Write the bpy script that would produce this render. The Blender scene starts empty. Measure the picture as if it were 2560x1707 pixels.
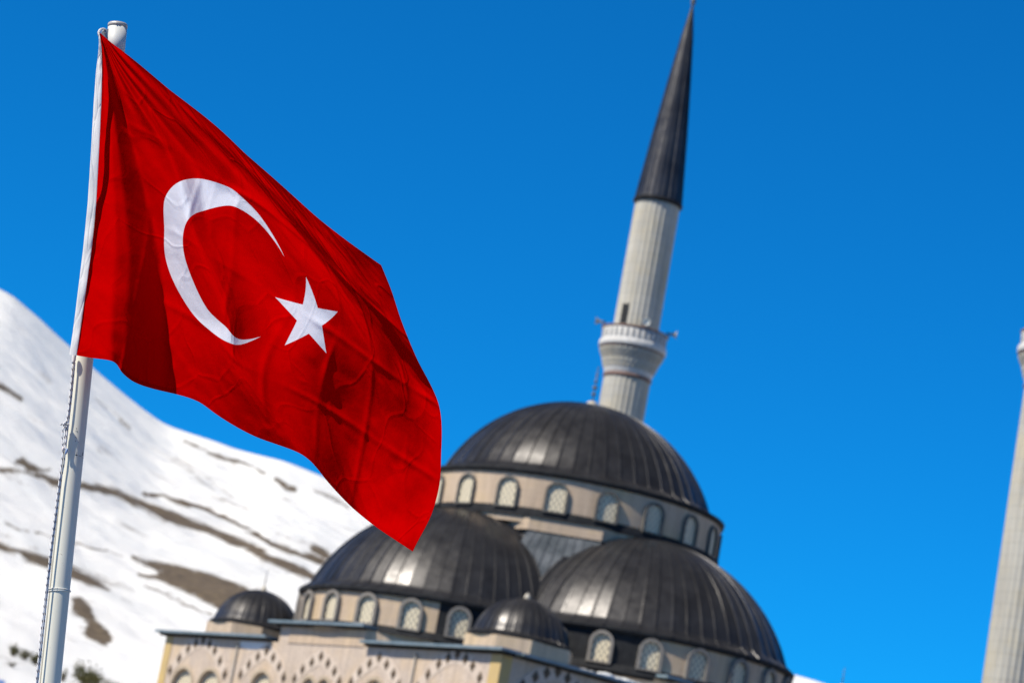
import bpy, bmesh, math, random
import numpy as np
from mathutils import Vector, Matrix
from mathutils.geometry import delaunay_2d_cdt

sc = bpy.context.scene
COL = sc.collection
R = math.radians

# ------------------------------------------------------------------ camera
PITCH, ROLL = R(12.06), R(10.48)
FPX = 100.0 / 36.0 * 2560.0            # focal length in pixels of the 2560 px wide photograph
EYE = np.array([0.0, 0.0, 1.6])
FWD = np.array([0.0, math.cos(PITCH), math.sin(PITCH)])
_R0 = np.array([1.0, 0.0, 0.0])
_U0 = np.cross(_R0, FWD)
RIGHT = math.cos(ROLL) * _R0 + math.sin(ROLL) * _U0
UP = np.cross(RIGHT, FWD)
cam_data = bpy.data.cameras.new("camera")
cam = bpy.data.objects.new("camera", cam_data)
COL.objects.link(cam)
cam.matrix_world = Matrix(((RIGHT[0], UP[0], -FWD[0], EYE[0]),
                           (RIGHT[1], UP[1], -FWD[1], EYE[1]),
                           (RIGHT[2], UP[2], -FWD[2], EYE[2]),
                           (0, 0, 0, 1)))
cam_data.lens = 100.0
cam_data.sensor_width = 36.0
cam_data.clip_start = 0.1
cam_data.clip_end = 12000.0
cam_data.dof.use_dof = True
cam_data.dof.focus_distance = 13.3
cam_data.dof.aperture_fstop = 4.3
sc.camera = cam

# ------------------------------------------------------------------ sky, sun, exposure
SUN_EL = R(48.0)
SUN_LEFT = R(60.0)                     # measured from -Y (towards the camera) to -X (left)
SUN = np.array([-math.sin(SUN_LEFT) * math.cos(SUN_EL), -math.cos(SUN_LEFT) * math.cos(SUN_EL), math.sin(SUN_EL)])
world = bpy.data.worlds.new("World")
sc.world = world
world.use_nodes = True
nt = world.node_tree
sky = nt.nodes.new("ShaderNodeTexSky")
sky.sky_type = 'NISHITA'
sky.sun_disc = False
sky.sun_elevation = SUN_EL
sky.sun_rotation = math.atan2(SUN[0], SUN[1])
sky.altitude = 2000.0
sky.air_density = 1.0
sky.dust_density = 0.0
sky.ozone_density = 3.0
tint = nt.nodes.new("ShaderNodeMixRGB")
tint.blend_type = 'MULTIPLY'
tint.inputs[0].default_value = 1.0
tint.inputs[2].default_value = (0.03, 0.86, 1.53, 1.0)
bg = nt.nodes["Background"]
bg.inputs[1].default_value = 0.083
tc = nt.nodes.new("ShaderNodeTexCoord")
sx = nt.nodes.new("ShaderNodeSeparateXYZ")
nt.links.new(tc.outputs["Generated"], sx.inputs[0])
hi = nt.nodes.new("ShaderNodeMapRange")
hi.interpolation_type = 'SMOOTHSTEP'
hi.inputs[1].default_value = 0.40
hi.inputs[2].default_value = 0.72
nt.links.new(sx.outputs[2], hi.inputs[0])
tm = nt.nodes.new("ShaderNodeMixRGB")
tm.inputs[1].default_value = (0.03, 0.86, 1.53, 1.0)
tm.inputs[2].default_value = (1.0, 0.72, 0.62, 1.0)  # unseen overhead sky, tint added to take the blue out of shaded sides
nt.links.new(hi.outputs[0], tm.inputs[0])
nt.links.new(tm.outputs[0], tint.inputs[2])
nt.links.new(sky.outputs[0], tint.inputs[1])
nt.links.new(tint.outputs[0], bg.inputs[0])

sun_data = bpy.data.lights.new("sun", 'SUN')
sun_data.energy = 5.0
sun_data.angle = R(0.53)
sun_data.color = (1.0, 0.91, 0.76)
sun = bpy.data.objects.new("sun", sun_data)
COL.objects.link(sun)
sun.rotation_euler = Vector(SUN).to_track_quat('Z', 'Y').to_euler()

sc.view_settings.view_transform = 'Standard'
sc.view_settings.look = 'None'
sc.view_settings.exposure = 0.16
sc.view_settings.gamma = 1.0
sc.view_settings.use_curve_mapping = False
sc.cycles.max_bounces = 6
sc.cycles.use_denoising = True

# ------------------------------------------------------------------ helpers
def ray(px, py):
    """direction through a point measured on the photograph (2560 px wide)"""
    return FWD + (px - 1280.0) / FPX * RIGHT - (py - 853.5) / FPX * UP

def on_y(px, py, y):
    d = ray(px, py)
    return EYE + d * (y / d[1])

def project(P):
    q = np.asarray(P) - EYE
    z = q @ FWD
    return 1280.0 + FPX * (q @ RIGHT) / z, 853.5 - FPX * (q @ UP) / z

def link(o, parent=None):
    COL.objects.link(o)
    if parent is not None:
        o.parent = parent
    return o

def empty(name, loc=(0, 0, 0), rz=0.0):
    o = bpy.data.objects.new(name, None)
    o.empty_display_size = 0.5
    o.location = loc
    o.rotation_euler = (0, 0, rz)
    return link(o)

def tag(o, label=None, cat=None, group=None, kind=None):
    if label: o["label"] = label
    if cat: o["category"] = cat
    if group: o["group"] = group
    if kind: o["kind"] = kind
    return o

def copy_tree(o, parent=None):
    c = o.copy()
    COL.objects.link(c)
    if parent is not None:
        c.parent = parent
    for ch in list(o.children):
        copy_tree(ch, c)
    return c

def mesh_obj(name, verts, faces, mat, parent=None, smooth=False, uvs=None, mats=None, fmat=None):
    me = bpy.data.meshes.new(name)
    me.from_pydata([tuple(map(float, v)) for v in verts], [], [tuple(int(i) for i in f) for f in faces])
    me.materials.append(mat)
    for m in (mats or []):
        me.materials.append(m)
    if fmat is not None:
        me.polygons.foreach_set("material_index", fmat)
    if smooth:
        me.polygons.foreach_set("use_smooth", [True] * len(me.polygons))
    if uvs is not None:
        l = me.uv_layers.new(name="UVMap")
        flat = []
        for lp in me.loops:
            flat.extend(uvs[lp.vertex_index])
        l.data.foreach_set("uv", flat)
    me.update()
    o = bpy.data.objects.new(name, me)
    return link(o, parent)

class MB:
    """collects simple solids into one mesh"""
    def __init__(self):
        self.v, self.f, self.uv, self.sm = [], [], [], []
    def add(self, verts, faces, uvs=None, smooth=False):
        n = len(self.v)
        self.v += [tuple(map(float, p)) for p in verts]
        self.uv += [tuple(u) for u in uvs] if uvs is not None else [(0.0, 0.0)] * len(verts)
        self.f += [tuple(i + n for i in f) for f in faces]
        self.sm += [smooth] * len(faces)
    def box(self, lo, hi):
        (x0, y0, z0), (x1, y1, z1) = lo, hi
        self.add([(x0, y0, z0), (x1, y0, z0), (x1, y1, z0), (x0, y1, z0), (x0, y0, z1), (x1, y0, z1), (x1, y1, z1), (x0, y1, z1)],
                 [(0, 3, 2, 1), (4, 5, 6, 7), (0, 1, 5, 4), (1, 2, 6, 5), (2, 3, 7, 6), (3, 0, 4, 7)])
    def prism(self, poly, z0, z1, poly1=None):
        n = len(poly)
        p1 = poly1 or poly
        vs = [(x, y, z0) for x, y in poly] + [(x, y, z1) for x, y in p1]
        fs = [tuple(range(n - 1, -1, -1)), tuple(range(n, 2 * n))]
        fs += [(i, (i + 1) % n, n + (i + 1) % n, n + i) for i in range(n)]
        self.add(vs, fs)
    def lathe(self, prof, n=32, c=(0, 0), a0=0.0, a1=2 * math.pi, smooth=True, rfun=None):
        full = abs(a1 - a0 - 2 * math.pi) < 1e-6
        m = n if full else n + 1
        vs, fs, uv = [], [], []
        for r, z in prof:
            for k in range(m):
                a = a0 + (a1 - a0) * k / n
                rr = r * (rfun(a) if rfun else 1.0)
                vs.append((c[0] + rr * math.cos(a), c[1] + rr * math.sin(a), z))
                uv.append((k / n, z))
        for i in range(len(prof) - 1):
            for k in range(n):
                k2 = (k + 1) % m
                fs.append((i * m + k, i * m + k2, (i + 1) * m + k2, (i + 1) * m + k))
        self.add(vs, fs, uv, smooth)
    def tube(self, pts, r, n=8, smooth=True, vscale=1.0):
        pts = [np.array(p, float) for p in pts]
        rr = r if hasattr(r, '__len__') else [r] * len(pts)
        vs, fs, uv = [], [], []
        L = 0.0
        ref = None
        for i, p in enumerate(pts):
            t = pts[min(i + 1, len(pts) - 1)] - pts[max(i - 1, 0)]
            t /= np.linalg.norm(t) + 1e-12
            if ref is None:
                ref = np.cross(t, (0.3, 0.9, 0.2))
            ref = ref - t * (ref @ t)
            ref /= np.linalg.norm(ref) + 1e-12
            b = np.cross(t, ref)
            if i: L += np.linalg.norm(p - pts[i - 1])
            for k in range(n):
                a = 2 * math.pi * k / n
                vs.append(p + rr[i] * (math.cos(a) * ref + math.sin(a) * b))
                uv.append((k / n, L * vscale))
        for i in range(len(pts) - 1):
            for k in range(n):
                k2 = (k + 1) % n
                fs.append((i * n + k, i * n + k2, (i + 1) * n + k2, (i + 1) * n + k))
        fs.append(tuple(range(n - 1, -1, -1)))
        fs.append(tuple((len(pts) - 1) * n + k for k in range(n)))
        self.add(vs, fs, uv, smooth)
    def sphere(self, c, r, nu=12, nv=8, sc=(1, 1, 1)):
        vs, fs = [], []
        for j in range(nv + 1):
            t = math.pi * j / nv
            for i in range(nu):
                a = 2 * math.pi * i / nu
                vs.append((c[0] + sc[0] * r * math.sin(t) * math.cos(a), c[1] + sc[1] * r * math.sin(t) * math.sin(a), c[2] + sc[2] * r * math.cos(t)))
        for j in range(nv):
            for i in range(nu):
                fs.append((j * nu + i, (j + 1) * nu + i, (j + 1) * nu + (i + 1) % nu, j * nu + (i + 1) % nu))
        self.add(vs, fs, None, True)
    def build(self, name, mat, parent=None):
        o = mesh_obj(name, self.v, self.f, mat, parent, False, self.uv)
        o.data.polygons.foreach_set("use_smooth", self.sm)
        return o

# ------------------------------------------------------------------ materials
def new_mat(name):
    m = bpy.data.materials.new(name)
    m.use_nodes = True
    t = m.node_tree
    return m, t, t.nodes["Principled BSDF"]

def N(t, kind, **kw):
    n = t.nodes.new(kind)
    for k, v in kw.items():
        if k in n.inputs.keys():
            n.inputs[k].default_value = v
        else:
            setattr(n, k, v)
    return n

def ramp(t, fac, stops):
    r = t.nodes.new("ShaderNodeValToRGB")
    e = r.color_ramp.elements
    while len(e) < len(stops):
        e.new(0.5)
    for el, (p, c) in zip(e, stops):
        el.position = p
        el.color = (*c, 1.0) if len(c) == 3 else c
    t.links.new(fac, r.inputs[0])
    return r.outputs[0]

def noisy(name, c0, c1, scale, rough=0.6, metal=0.0, bump=0.0, bump_scale=None, detail=5.0, spec=0.5, stretch=None):
    m, t, b = new_mat(name)
    co = N(t, "ShaderNodeTexCoord")
    src = co.outputs["Object"]
    if stretch:
        mp = N(t, "ShaderNodeMapping")
        mp.inputs["Scale"].default_value = stretch
        t.links.new(src, mp.inputs[0])
        src = mp.outputs[0]
    n = N(t, "ShaderNodeTexNoise", Scale=scale, Detail=detail, Roughness=0.6)
    t.links.new(src, n.inputs["Vector"])
    col = ramp(t, n.outputs["Fac"], [(0.3, c0), (0.7, c1)])
    t.links.new(col, b.inputs["Base Color"])
    b.inputs["Roughness"].default_value = rough
    b.inputs["Metallic"].default_value = metal
    b.inputs["Specular IOR Level"].default_value = spec
    if bump:
        n2 = N(t, "ShaderNodeTexNoise", Scale=bump_scale or scale * 4, Detail=4.0)
        t.links.new(src, n2.inputs["Vector"])
        bp = N(t, "ShaderNodeBump", Strength=bump, Distance=0.05)
        t.links.new(n2.outputs["Fac"], bp.inputs["Height"])
        t.links.new(bp.outputs[0], b.inputs["Normal"])
    return m

def stone_mat(name, a, b_, c, course=0.32, length=0.75, mortar=0.02, rough=0.8):
    """coursed cut stone; object coordinates, horizontal courses"""
    m, t, b = new_mat(name)
    co = N(t, "ShaderNodeTexCoord")
    sp = N(t, "ShaderNodeSeparateXYZ")
    t.links.new(co.outputs["Object"], sp.inputs[0])
    ad = N(t, "ShaderNodeMath", operation='ADD')
    t.links.new(sp.outputs[0], ad.inputs[0])
    t.links.new(sp.outputs[1], ad.inputs[1])
    cb = N(t, "ShaderNodeCombineXYZ")
    t.links.new(ad.outputs[0], cb.inputs[0])
    t.links.new(sp.outputs[2], cb.inputs[1])
    br = N(t, "ShaderNodeTexBrick")
    br.inputs["Scale"].default_value = 1.0
    br.inputs["Mortar Size"].default_value = mortar
    br.inputs["Brick Width"].default_value = length
    br.inputs["Row Height"].default_value = course
    br.inputs["Color1"].default_value = (*a, 1)
    br.inputs["Color2"].default_value = (*b_, 1)
    br.inputs["Mortar"].default_value = (a[0] * .72, a[1] * .70, a[2] * .68, 1)
    t.links.new(cb.outputs[0], br.inputs["Vector"])
    n = N(t, "ShaderNodeTexNoise", Scale=0.55, Detail=6.0, Roughness=0.65)
    t.links.new(co.outputs["Object"], n.inputs["Vector"])
    fac = ramp(t, n.outputs["Fac"], [(0.46, (0, 0, 0)), (0.68, (0.75, 0.75, 0.75))])
    mx = N(t, "ShaderNodeMixRGB")
    mx.inputs[2].default_value = (*c, 1)
    t.links.new(fac, mx.inputs[0])
    t.links.new(br.outputs["Color"], mx.inputs[1])
    st_ = N(t, "ShaderNodeMapping"); st_.inputs['Scale'].default_value = (1.0, 1.0, 0.09)
    t.links.new(co.outputs['Object'], st_.inputs[0])
    n3 = N(t, "ShaderNodeTexNoise", Scale=3.5, Detail=6.0, Roughness=.7)
    t.links.new(st_.outputs[0], n3.inputs["Vector"])
    dk = ramp(t, n3.outputs["Fac"], [(0.3, (0.74, 0.74, 0.75)), (0.65, (1.06, 1.06, 1.05))])
    mu = N(t, "ShaderNodeMixRGB", blend_type='MULTIPLY')
    mu.inputs[0].default_value = 1.0
    t.links.new(mx.outputs[0], mu.inputs[1])
    t.links.new(dk, mu.inputs[2])
    t.links.new(mu.outputs[0], b.inputs["Base Color"])
    b.inputs["Roughness"].default_value = rough
    b.inputs["Specular IOR Level"].default_value = 0.25
    bp = N(t, "ShaderNodeBump", Strength=0.5, Distance=0.02)
    t.links.new(br.outputs["Fac"], bp.inputs["Height"])
    bp.invert = True
    t.links.new(bp.outputs[0], b.inputs["Normal"])
    return m

def lattice_mat(name):
    """carved plaster lattice in front of pale glass, laid out in the window's own metres"""
    m, t, b = new_mat(name)
    uv = N(t, "ShaderNodeUVMap")
    sp = N(t, "ShaderNodeSeparateXYZ")
    t.links.new(uv.outputs[0], sp.inputs[0])
    bars = []
    for sgn in (1, -1):
        k = N(t, "ShaderNodeMath", operation='MULTIPLY_ADD')
        k.inputs[1].default_value = 0.72 * sgn
        t.links.new(sp.outputs[1], k.inputs[0])
        t.links.new(sp.outputs[0], k.inputs[2])
        s = N(t, "ShaderNodeMath", operation='MULTIPLY')
        s.inputs[1].default_value = 1 / 0.24
        t.links.new(k.outputs[0], s.inputs[0])
        f = N(t, "ShaderNodeMath", operation='FRACT')
        t.links.new(s.outputs[0], f.inputs[0])
        g = N(t, "ShaderNodeMath", operation='LESS_THAN')
        g.inputs[1].default_value = 0.36
        t.links.new(f.outputs[0], g.inputs[0])
        bars.append(g)
    mxm = N(t, "ShaderNodeMath", operation='MAXIMUM')
    t.links.new(bars[0].outputs[0], mxm.inputs[0])
    t.links.new(bars[1].outputs[0], mxm.inputs[1])
    mx = N(t, "ShaderNodeMixRGB")
    mx.inputs[1].default_value = (0.30, 0.27, 0.215, 1)
    mx.inputs[2].default_value = (0.80, 0.71, 0.52, 1)
    t.links.new(mxm.outputs[0], mx.inputs[0])
    t.links.new(mx.outputs[0], b.inputs["Base Color"])
    b.inputs["Roughness"].default_value = 0.55
    bp = N(t, "ShaderNodeBump", Strength=0.8, Distance=0.04)
    t.links.new(mxm.outputs[0], bp.inputs["Height"])
    t.links.new(bp.outputs[0], b.inputs["Normal"])
    return m

def lead_mat(name, c0, c1, rough, metal):
    m, t, b = new_mat(name)
    co = N(t, "ShaderNodeTexCoord")
    n = N(t, "ShaderNodeTexNoise", Scale=0.9, Detail=6.0, Roughness=0.65)
    t.links.new(co.outputs["Object"], n.inputs["Vector"])
    t.links.new(ramp(t, n.outputs["Fac"], [(0.3, c0), (0.7, c1)]), b.inputs["Base Color"])
    n2 = N(t, "ShaderNodeTexNoise", Scale=2.2, Detail=5.0, Roughness=0.7)
    t.links.new(co.outputs["Object"], n2.inputs["Vector"])
    t.links.new(ramp(t, n2.outputs["Fac"], [(0.3, (rough - .07,) * 3), (0.7, (rough + .1,) * 3)]), b.inputs["Roughness"])
    b.inputs["Metallic"].default_value = metal
    bp = N(t, "ShaderNodeBump", Strength=0.14, Distance=0.06)
    n3 = N(t, "ShaderNodeTexNoise", Scale=1.6, Detail=3.0)
    t.links.new(co.outputs["Object"], n3.inputs["Vector"])
    t.links.new(n3.outputs["Fac"], bp.inputs["Height"])
    t.links.new(bp.outputs[0], b.inputs["Normal"])
    return m

M = {}
M['lead'] = lead_mat("lead_sheet", (0.032, 0.032, 0.036), (0.070, 0.070, 0.075), 0.35, 0.62)
M['lead_grey'] = lead_mat("weathered_lead", (0.045, 0.06, 0.075), (0.16, 0.18, 0.21), 0.36, 0.55)
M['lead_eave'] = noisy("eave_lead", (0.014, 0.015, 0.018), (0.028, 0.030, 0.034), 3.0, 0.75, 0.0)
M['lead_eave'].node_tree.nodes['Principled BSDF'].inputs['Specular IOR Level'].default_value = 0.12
M['cornice'] = noisy("cornice_lead_sky", (0.13, 0.19, 0.23), (0.24, 0.31, 0.36), 2.0, 0.5, 0.2)  # pale blue of the sky mirrored in the lead, put into its colour
M['stone'] = stone_mat("beige_stone", (0.55, 0.43, 0.325), (0.58, 0.455, 0.345), (0.62, 0.47, 0.29), 0.15, 2.6, 0.010)
M['facade'] = stone_mat("pale_stone", (0.57, 0.475, 0.405), (0.62, 0.52, 0.44), (0.64, 0.49, 0.33), 0.145, 0.6, 0.012)
M['quoin'] = noisy("yellow_stone", (0.48, 0.36, 0.19), (0.60, 0.43, 0.16), 0.8, 0.8)
M['surround_shade'] = noisy('shaded_window_stone', (0.09, 0.088, 0.084), (0.14, 0.135, 0.125), 4.0, 0.8)  # shadow in the deep main drum frames, put into their stone colour
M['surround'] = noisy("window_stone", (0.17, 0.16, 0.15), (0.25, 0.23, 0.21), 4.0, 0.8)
M['surround_light'] = noisy("arch_stone", (0.40, 0.33, 0.25), (0.50, 0.41, 0.30), 3.0, 0.8)
M['stud'] = noisy("dark_stone_stud", (0.085, 0.062, 0.045), (0.15, 0.11, 0.075), 8.0, 0.85)
M['band'] = noisy('cream_band', (0.56, 0.465, 0.39), (0.62, 0.53, 0.455), 0.9, 0.85)
M['lattice'] = lattice_mat("plaster_lattice")
M['minaret'] = stone_mat("minaret_stone", (0.46, 0.445, 0.40), (0.50, 0.485, 0.44), (0.52, 0.46, 0.33), 0.55, 9.0, 0.010)
M['balcony'] = noisy("white_marble", (0.48, 0.475, 0.465), (0.66, 0.655, 0.64), 4.5, 0.75)
M['slot'] = noisy("railing_slot", (0.20, 0.21, 0.22), (0.30, 0.31, 0.32), 5.0, 0.8)
M['rust'] = noisy("brown_band", (0.16, 0.10, 0.08), (0.24, 0.15, 0.12), 5.0, 0.7)
M['dark'] = noisy("dark_opening", (0.012, 0.014, 0.016), (0.02, 0.022, 0.025), 3.0, 0.9)
M['horn'] = noisy("horn_grey", (0.26, 0.265, 0.27), (0.34, 0.345, 0.35), 6.0, 0.5)
M['horn_white'] = noisy("horn_white", (0.78, 0.76, 0.68), (0.84, 0.82, 0.74), 6.0, 0.45)
M['alem'] = noisy("finial_metal", (0.10, 0.10, 0.11), (0.17, 0.165, 0.16), 6.0, 0.4, 0.5)
M['alem_base'] = noisy("finial_base_stone", (0.45, 0.42, 0.36), (0.55, 0.5, 0.42), 6.0, 0.6)
M['pipe'] = noisy("pipe_grey", (0.22, 0.21, 0.20), (0.28, 0.27, 0.26), 5.0, 0.6)
M['snow_roof'] = noisy("roof_snow", (0.80, 0.82, 0.84), (0.9, 0.91, 0.92), 3.0, 0.7)
M['whitish'] = noisy("patch_white", (0.72, 0.72, 0.72), (0.82, 0.82, 0.81), 2.0, 0.8)

# ------------------------------------------------------------------ ground and snowy slope
def smooth_noise(x, y, seed, lam):
    """value noise on numpy arrays"""
    rs = np.random.RandomState(seed)
    tab = rs.rand(256, 256)
    u, v = x / lam, y / lam
    iu, iv = np.floor(u).astype(int), np.floor(v).astype(int)
    fu, fv = u - iu, v - iv
    fu, fv = fu * fu * (3 - 2 * fu), fv * fv * (3 - 2 * fv)
    g = lambda a, b: tab[a % 256, b % 256]
    return (g(iu, iv) * (1 - fu) + g(iu + 1, iv) * fu) * (1 - fv) + (g(iu, iv + 1) * (1 - fu) + g(iu + 1, iv + 1) * fu) * fv - 0.5

RIDGE = [(-180, 4.0), (-60, 7), (-30, 10.5), (-14, 11.5), (-11.4, 11.22), (-10.8, 11.12), (-10.41, 11.04), (-10.13, 10.96), (-9.61, 10.69), (-8.8, 10.21), (-8.19, 9.85), (-7.42, 9.44),
         (-7.0, 9.24), (-6.75, 9.13), (-6.5, 9.06), (-6.2, 9.02), (-5.79, 8.98), (-5.14, 8.88), (-4.08, 8.83), (-3.25, 8.68), (0, 7.9), (6.84, 6.46), (7.38, 6.4), (10.5, 5.7), (20, 5), (60, 5), (180, 4.0)]
R_NEAR = 165.0
def terrain_z(az_deg, t):
    """height (m) and distance at azimuth and 0..1 across the slope"""
    ra, re = [a for a, _ in RIDGE], [e for _, e in RIDGE]
    Ex = sum(np.interp(az_deg + o_, ra, re) for o_ in (-.12, -.06, 0, .06, .12)) / 5.0
    Es = sum(w_ * np.interp(az_deg + o_, ra, re) for o_, w_ in zip(np.linspace(-2.6, 2.6, 13), np.hanning(15)[1:-1] / np.hanning(15).sum()))
    bl = np.clip((t - .35) / .64, 0, 1)
    E = Es + (Ex - Es) * bl * bl * (3 - 2 * bl)
    rr = 760.0 + 0.0 * az_deg
    r = R_NEAR + (rr - R_NEAR) * t
    z = (1.6 + rr * np.tan(np.radians(E))) * np.clip(t, 0, 1) ** 1.12
    x, y = r * np.sin(np.radians(az_deg)), r * np.cos(np.radians(az_deg))
    w = np.clip(t * 6, 0, 1) * np.clip((1 - t) * 8, 0.0, 1)
    z = z + w * (6.0 * smooth_noise(x, y, 3, 90.0) + 2.2 * smooth_noise(x, y, 4, 33.0) + 0.7 * smooth_noise(x, y, 5, 11.0))
    z = z + np.clip(t * 4, 0, 1) * np.clip(.25 + (1 - t) * 6, 0, 1) * (1.3 * smooth_noise(x, y, 8, 14.0) + .55 * smooth_noise(x + .4 * y, y * .6, 9, 5.0) + .25 * smooth_noise(x, y, 10, 2.2))
    over = np.clip(t - 1, 0, 9)
    z = z - over * 500.0
    z = np.where(t <= 0, -0.6, z - 0.6 * np.clip(1 - t * 20, 0, 1))
    return x, y, z

az = np.concatenate([np.arange(-90, -14, 1.5), np.arange(-14, -11.5, 0.15), np.arange(-11.5, 0.5, 0.028), np.arange(0.5, 12, 0.1), np.arange(12, 91, 1.5)])
tt = np.concatenate([np.linspace(0, 1, 330) ** 1.15, [1.004, 1.03, 1.08, 1.2]])
A, T = np.meshgrid(az, tt)
X, Y, Z = terrain_z(A, T)
P = np.stack([X.ravel(), Y.ravel(), Z.ravel()], 1)
px, py = project(P)

def dist_poly(px, py, pts):
    """distance in photo pixels to a polyline"""
    best = np.full(px.shape, 1e9)
    for (x0, y0), (x1, y1) in zip(pts[:-1], pts[1:]):
        dx, dy = x1 - x0, y1 - y0
        u = np.clip(((px - x0) * dx + (py - y0) * dy) / (dx * dx + dy * dy), 0, 1)
        best = np.minimum(best, np.hypot(px - x0 - u * dx, py - y0 - u * dy))
    return best

def in_poly(px, py, pts):
    ins = np.zeros(px.shape, bool)
    n = len(pts)
    for i in range(n):
        (x0, y0), (x1, y1) = pts[i], pts[(i + 1) % n]
        if y0 == y1: continue
        c = ((y0 > py) != (y1 > py)) & (px < (x1 - x0) * (py - y0) / (y1 - y0) + x0)
        ins ^= c
    return ins

a_ = lambda L: [(x * .387, 1100 + y * .387) for x, y in L]
b_ = lambda L: [(360 + x * .3997, 1220 + y * .3997) for x, y in L]
c_ = lambda L: [(x * .5102, 700 + y * .5102) for x, y in L]
d_ = lambda L: [(440 + x * .1956, 1000 + y * .1956) for x, y in L]
bare_polys = [
    # the long bare band, from the left edge to the mosque
    a_([(-60, 172), (0, 180), (100, 190), (260, 215), (330, 235), (530, 265), (640, 285), (830, 345), (960, 400)]) + b_([(400, 230), (600, 310), (700, 350), (800, 420), (900, 450), (1000, 500), (1070, 540), (1110, 590),
        (1040, 575), (900, 515), (740, 455), (640, 385), (500, 335), (400, 280)]) + a_([(1060, 525), (940, 455), (870, 420), (760, 365), (530, 322), (340, 292), (300, 262), (180, 218), (0, 212), (-60, 205)]),
    # the broad tongue
    b_([(-25, 442), (0, 446), (150, 468), (300, 505), (420, 538), (560, 580), (720, 640), (900, 720), (900, 800), (700, 800), (520, 790), (440, 745), (330, 692), (200, 622), (100, 572), (0, 545), (90, 540), (105, 515), (0, 480)]),
    # the second band at the left
    a_([(-60, 640), (0, 650), (60, 680), (200, 720), (340, 760), (470, 815), (560, 860), (640, 900), (720, 968), (700, 974), (560, 932), (470, 887), (320, 832), (180, 792), (120, 732), (0, 716), (-60, 705)]),
    # blob under it
    a_([(470, 1015), (520, 1000), (590, 1060), (620, 1140), (700, 1220), (724, 1295), (690, 1325), (560, 1272), (530, 1222), (570, 1180), (470, 1110)]),
    # rock outcrop
    a_([(88, 148), (110, 120), (150, 112), (190, 150), (250, 175), (330, 178), (310, 192), (260, 212), (180, 205), (150, 170), (100, 160)]),
    # patches by the left half dome
    [(775, 1360), (790, 1361), (815, 1372), (830, 1385), (826, 1402), (806, 1398), (792, 1385), (778, 1380)],
    [(748, 1378), (775, 1382), (815, 1400), (825, 1404), (812, 1410), (780, 1398), (752, 1390)],
    [(678, 1354), (700, 1360), (722, 1366), (728, 1378), (706, 1374), (680, 1362)],
]
bare_lines = [  # polyline, half width, strength
    (b_([(0, 30), (20, 37), (120, 46), (250, 92), (400, 133), (550, 208), (680, 275), (800, 348), (900, 388), (1000, 425), (1110, 465)]), 5.0, 1.0),
    (b_([(800, 348), (900, 388), (1000, 415), (1110, 455)]), 7.0, .95),
    (a_([(-40, 530), (0, 542), (50, 552), (130, 585), (270, 605), (345, 640), (400, 655), (480, 672), (600, 702), (690, 718), (780, 742)]), 4.0, .62),
    (a_([(0, 600), (100, 640), (250, 700)]), 3.0, .42),
    (a_([(930, 945), (1050, 990), (1290, 1100)]) + b_([(200, 690), (330, 750), (420, 790)]), 3.5, .62),
    (a_([(850, 752), (960, 800), (1030, 840)]), 5, .8),
    (a_([(900, 862), (1000, 885), (1050, 900)]), 5, .8),
    (a_([(420, 1270), (500, 1295)]), 4, .35),
    (a_([(0, 1395), (60, 1415), (150, 1440)]), 5, .42),
    (a_([(640, 40), (720, 100)]), 7, .4),
    (a_([(780, 1020), (850, 1060)]), 6, .3),
    (c_([(-10, 518), (30, 535), (60, 552), (100, 580)]), 8, .85),
    (c_([(210, 455), (240, 495)]), 9, .42),
    (c_([(470, 580), (560, 650), (640, 725)]), 5, .5),
    (c_([(590, 690), (640, 728)]), 7, .6),
    (c_([(700, 800), (800, 850), (900, 915), (1000, 985), (1050, 1030)]), 5, .42),
    (c_([(480, 830), (540, 862)]), 6, .35),
    (d_([(100, 520), (160, 545), (300, 610), (480, 700), (560, 730), (700, 760), (860, 800), (980, 850), (1140, 940)]), 3.6, .75),
    (d_([(520, 710), (700, 770), (740, 820)]), 7, .6),
    (d_([(1280, 1010), (1350, 1050), (1400, 1120), (1510, 1140)]), 7, .95),
    (d_([(1780, 1150), (2020, 1260), (2200, 1370)]), 6, .55),
    (d_([(0, 740), (200, 850), (380, 980), (560, 1120), (740, 1260)]), 6, .4),
    (c_([(40, 60), (130, 160)]), 12, .25), (c_([(60, 200), (130, 270)]), 12, .25),
    (c_([(300, 590), (330, 640)]), 12, .2),
    ([(690, 1330), (730, 1350), (780, 1362)], 5, .45),
    ([(750, 1420), (780, 1440)], 8, .5),
    (a_([(0, 1410), (30, 1450)]), 8, .4), (a_([(330, 1480), (420, 1500)]), 7, .35),
]
mask = np.zeros(px.shape)
halo = np.zeros(px.shape)
wob_x = px + 9 * smooth_noise(X.ravel(), Y.ravel(), 21, 4.0) + 5 * smooth_noise(X.ravel(), Y.ravel(), 22, 1.6)
wob_y = py + 7 * smooth_noise(X.ravel(), Y.ravel(), 23, 4.0) + 4 * smooth_noise(X.ravel(), Y.ravel(), 24, 1.6)
for poly in bare_polys:
    ins = in_poly(wob_x, wob_y, poly)
    dd = dist_poly(wob_x, wob_y, poly + poly[:1])
    mask = np.maximum(mask, np.clip(0.5 + np.where(ins, dd, -dd) / 15.0, 0, 1))
    halo = np.maximum(halo, .34 * np.exp(-np.where(ins, 0, dd) / 26.0))
for pts, hw, st in bare_lines:
    dd = dist_poly(wob_x, wob_y, pts)
    mask = np.maximum(mask, st * np.clip(1.25 - dd / hw / 1.3, 0, 1))
    halo = np.maximum(halo, .30 * st * np.exp(-dd / 22.0))
mask = np.maximum(mask, halo)
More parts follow.
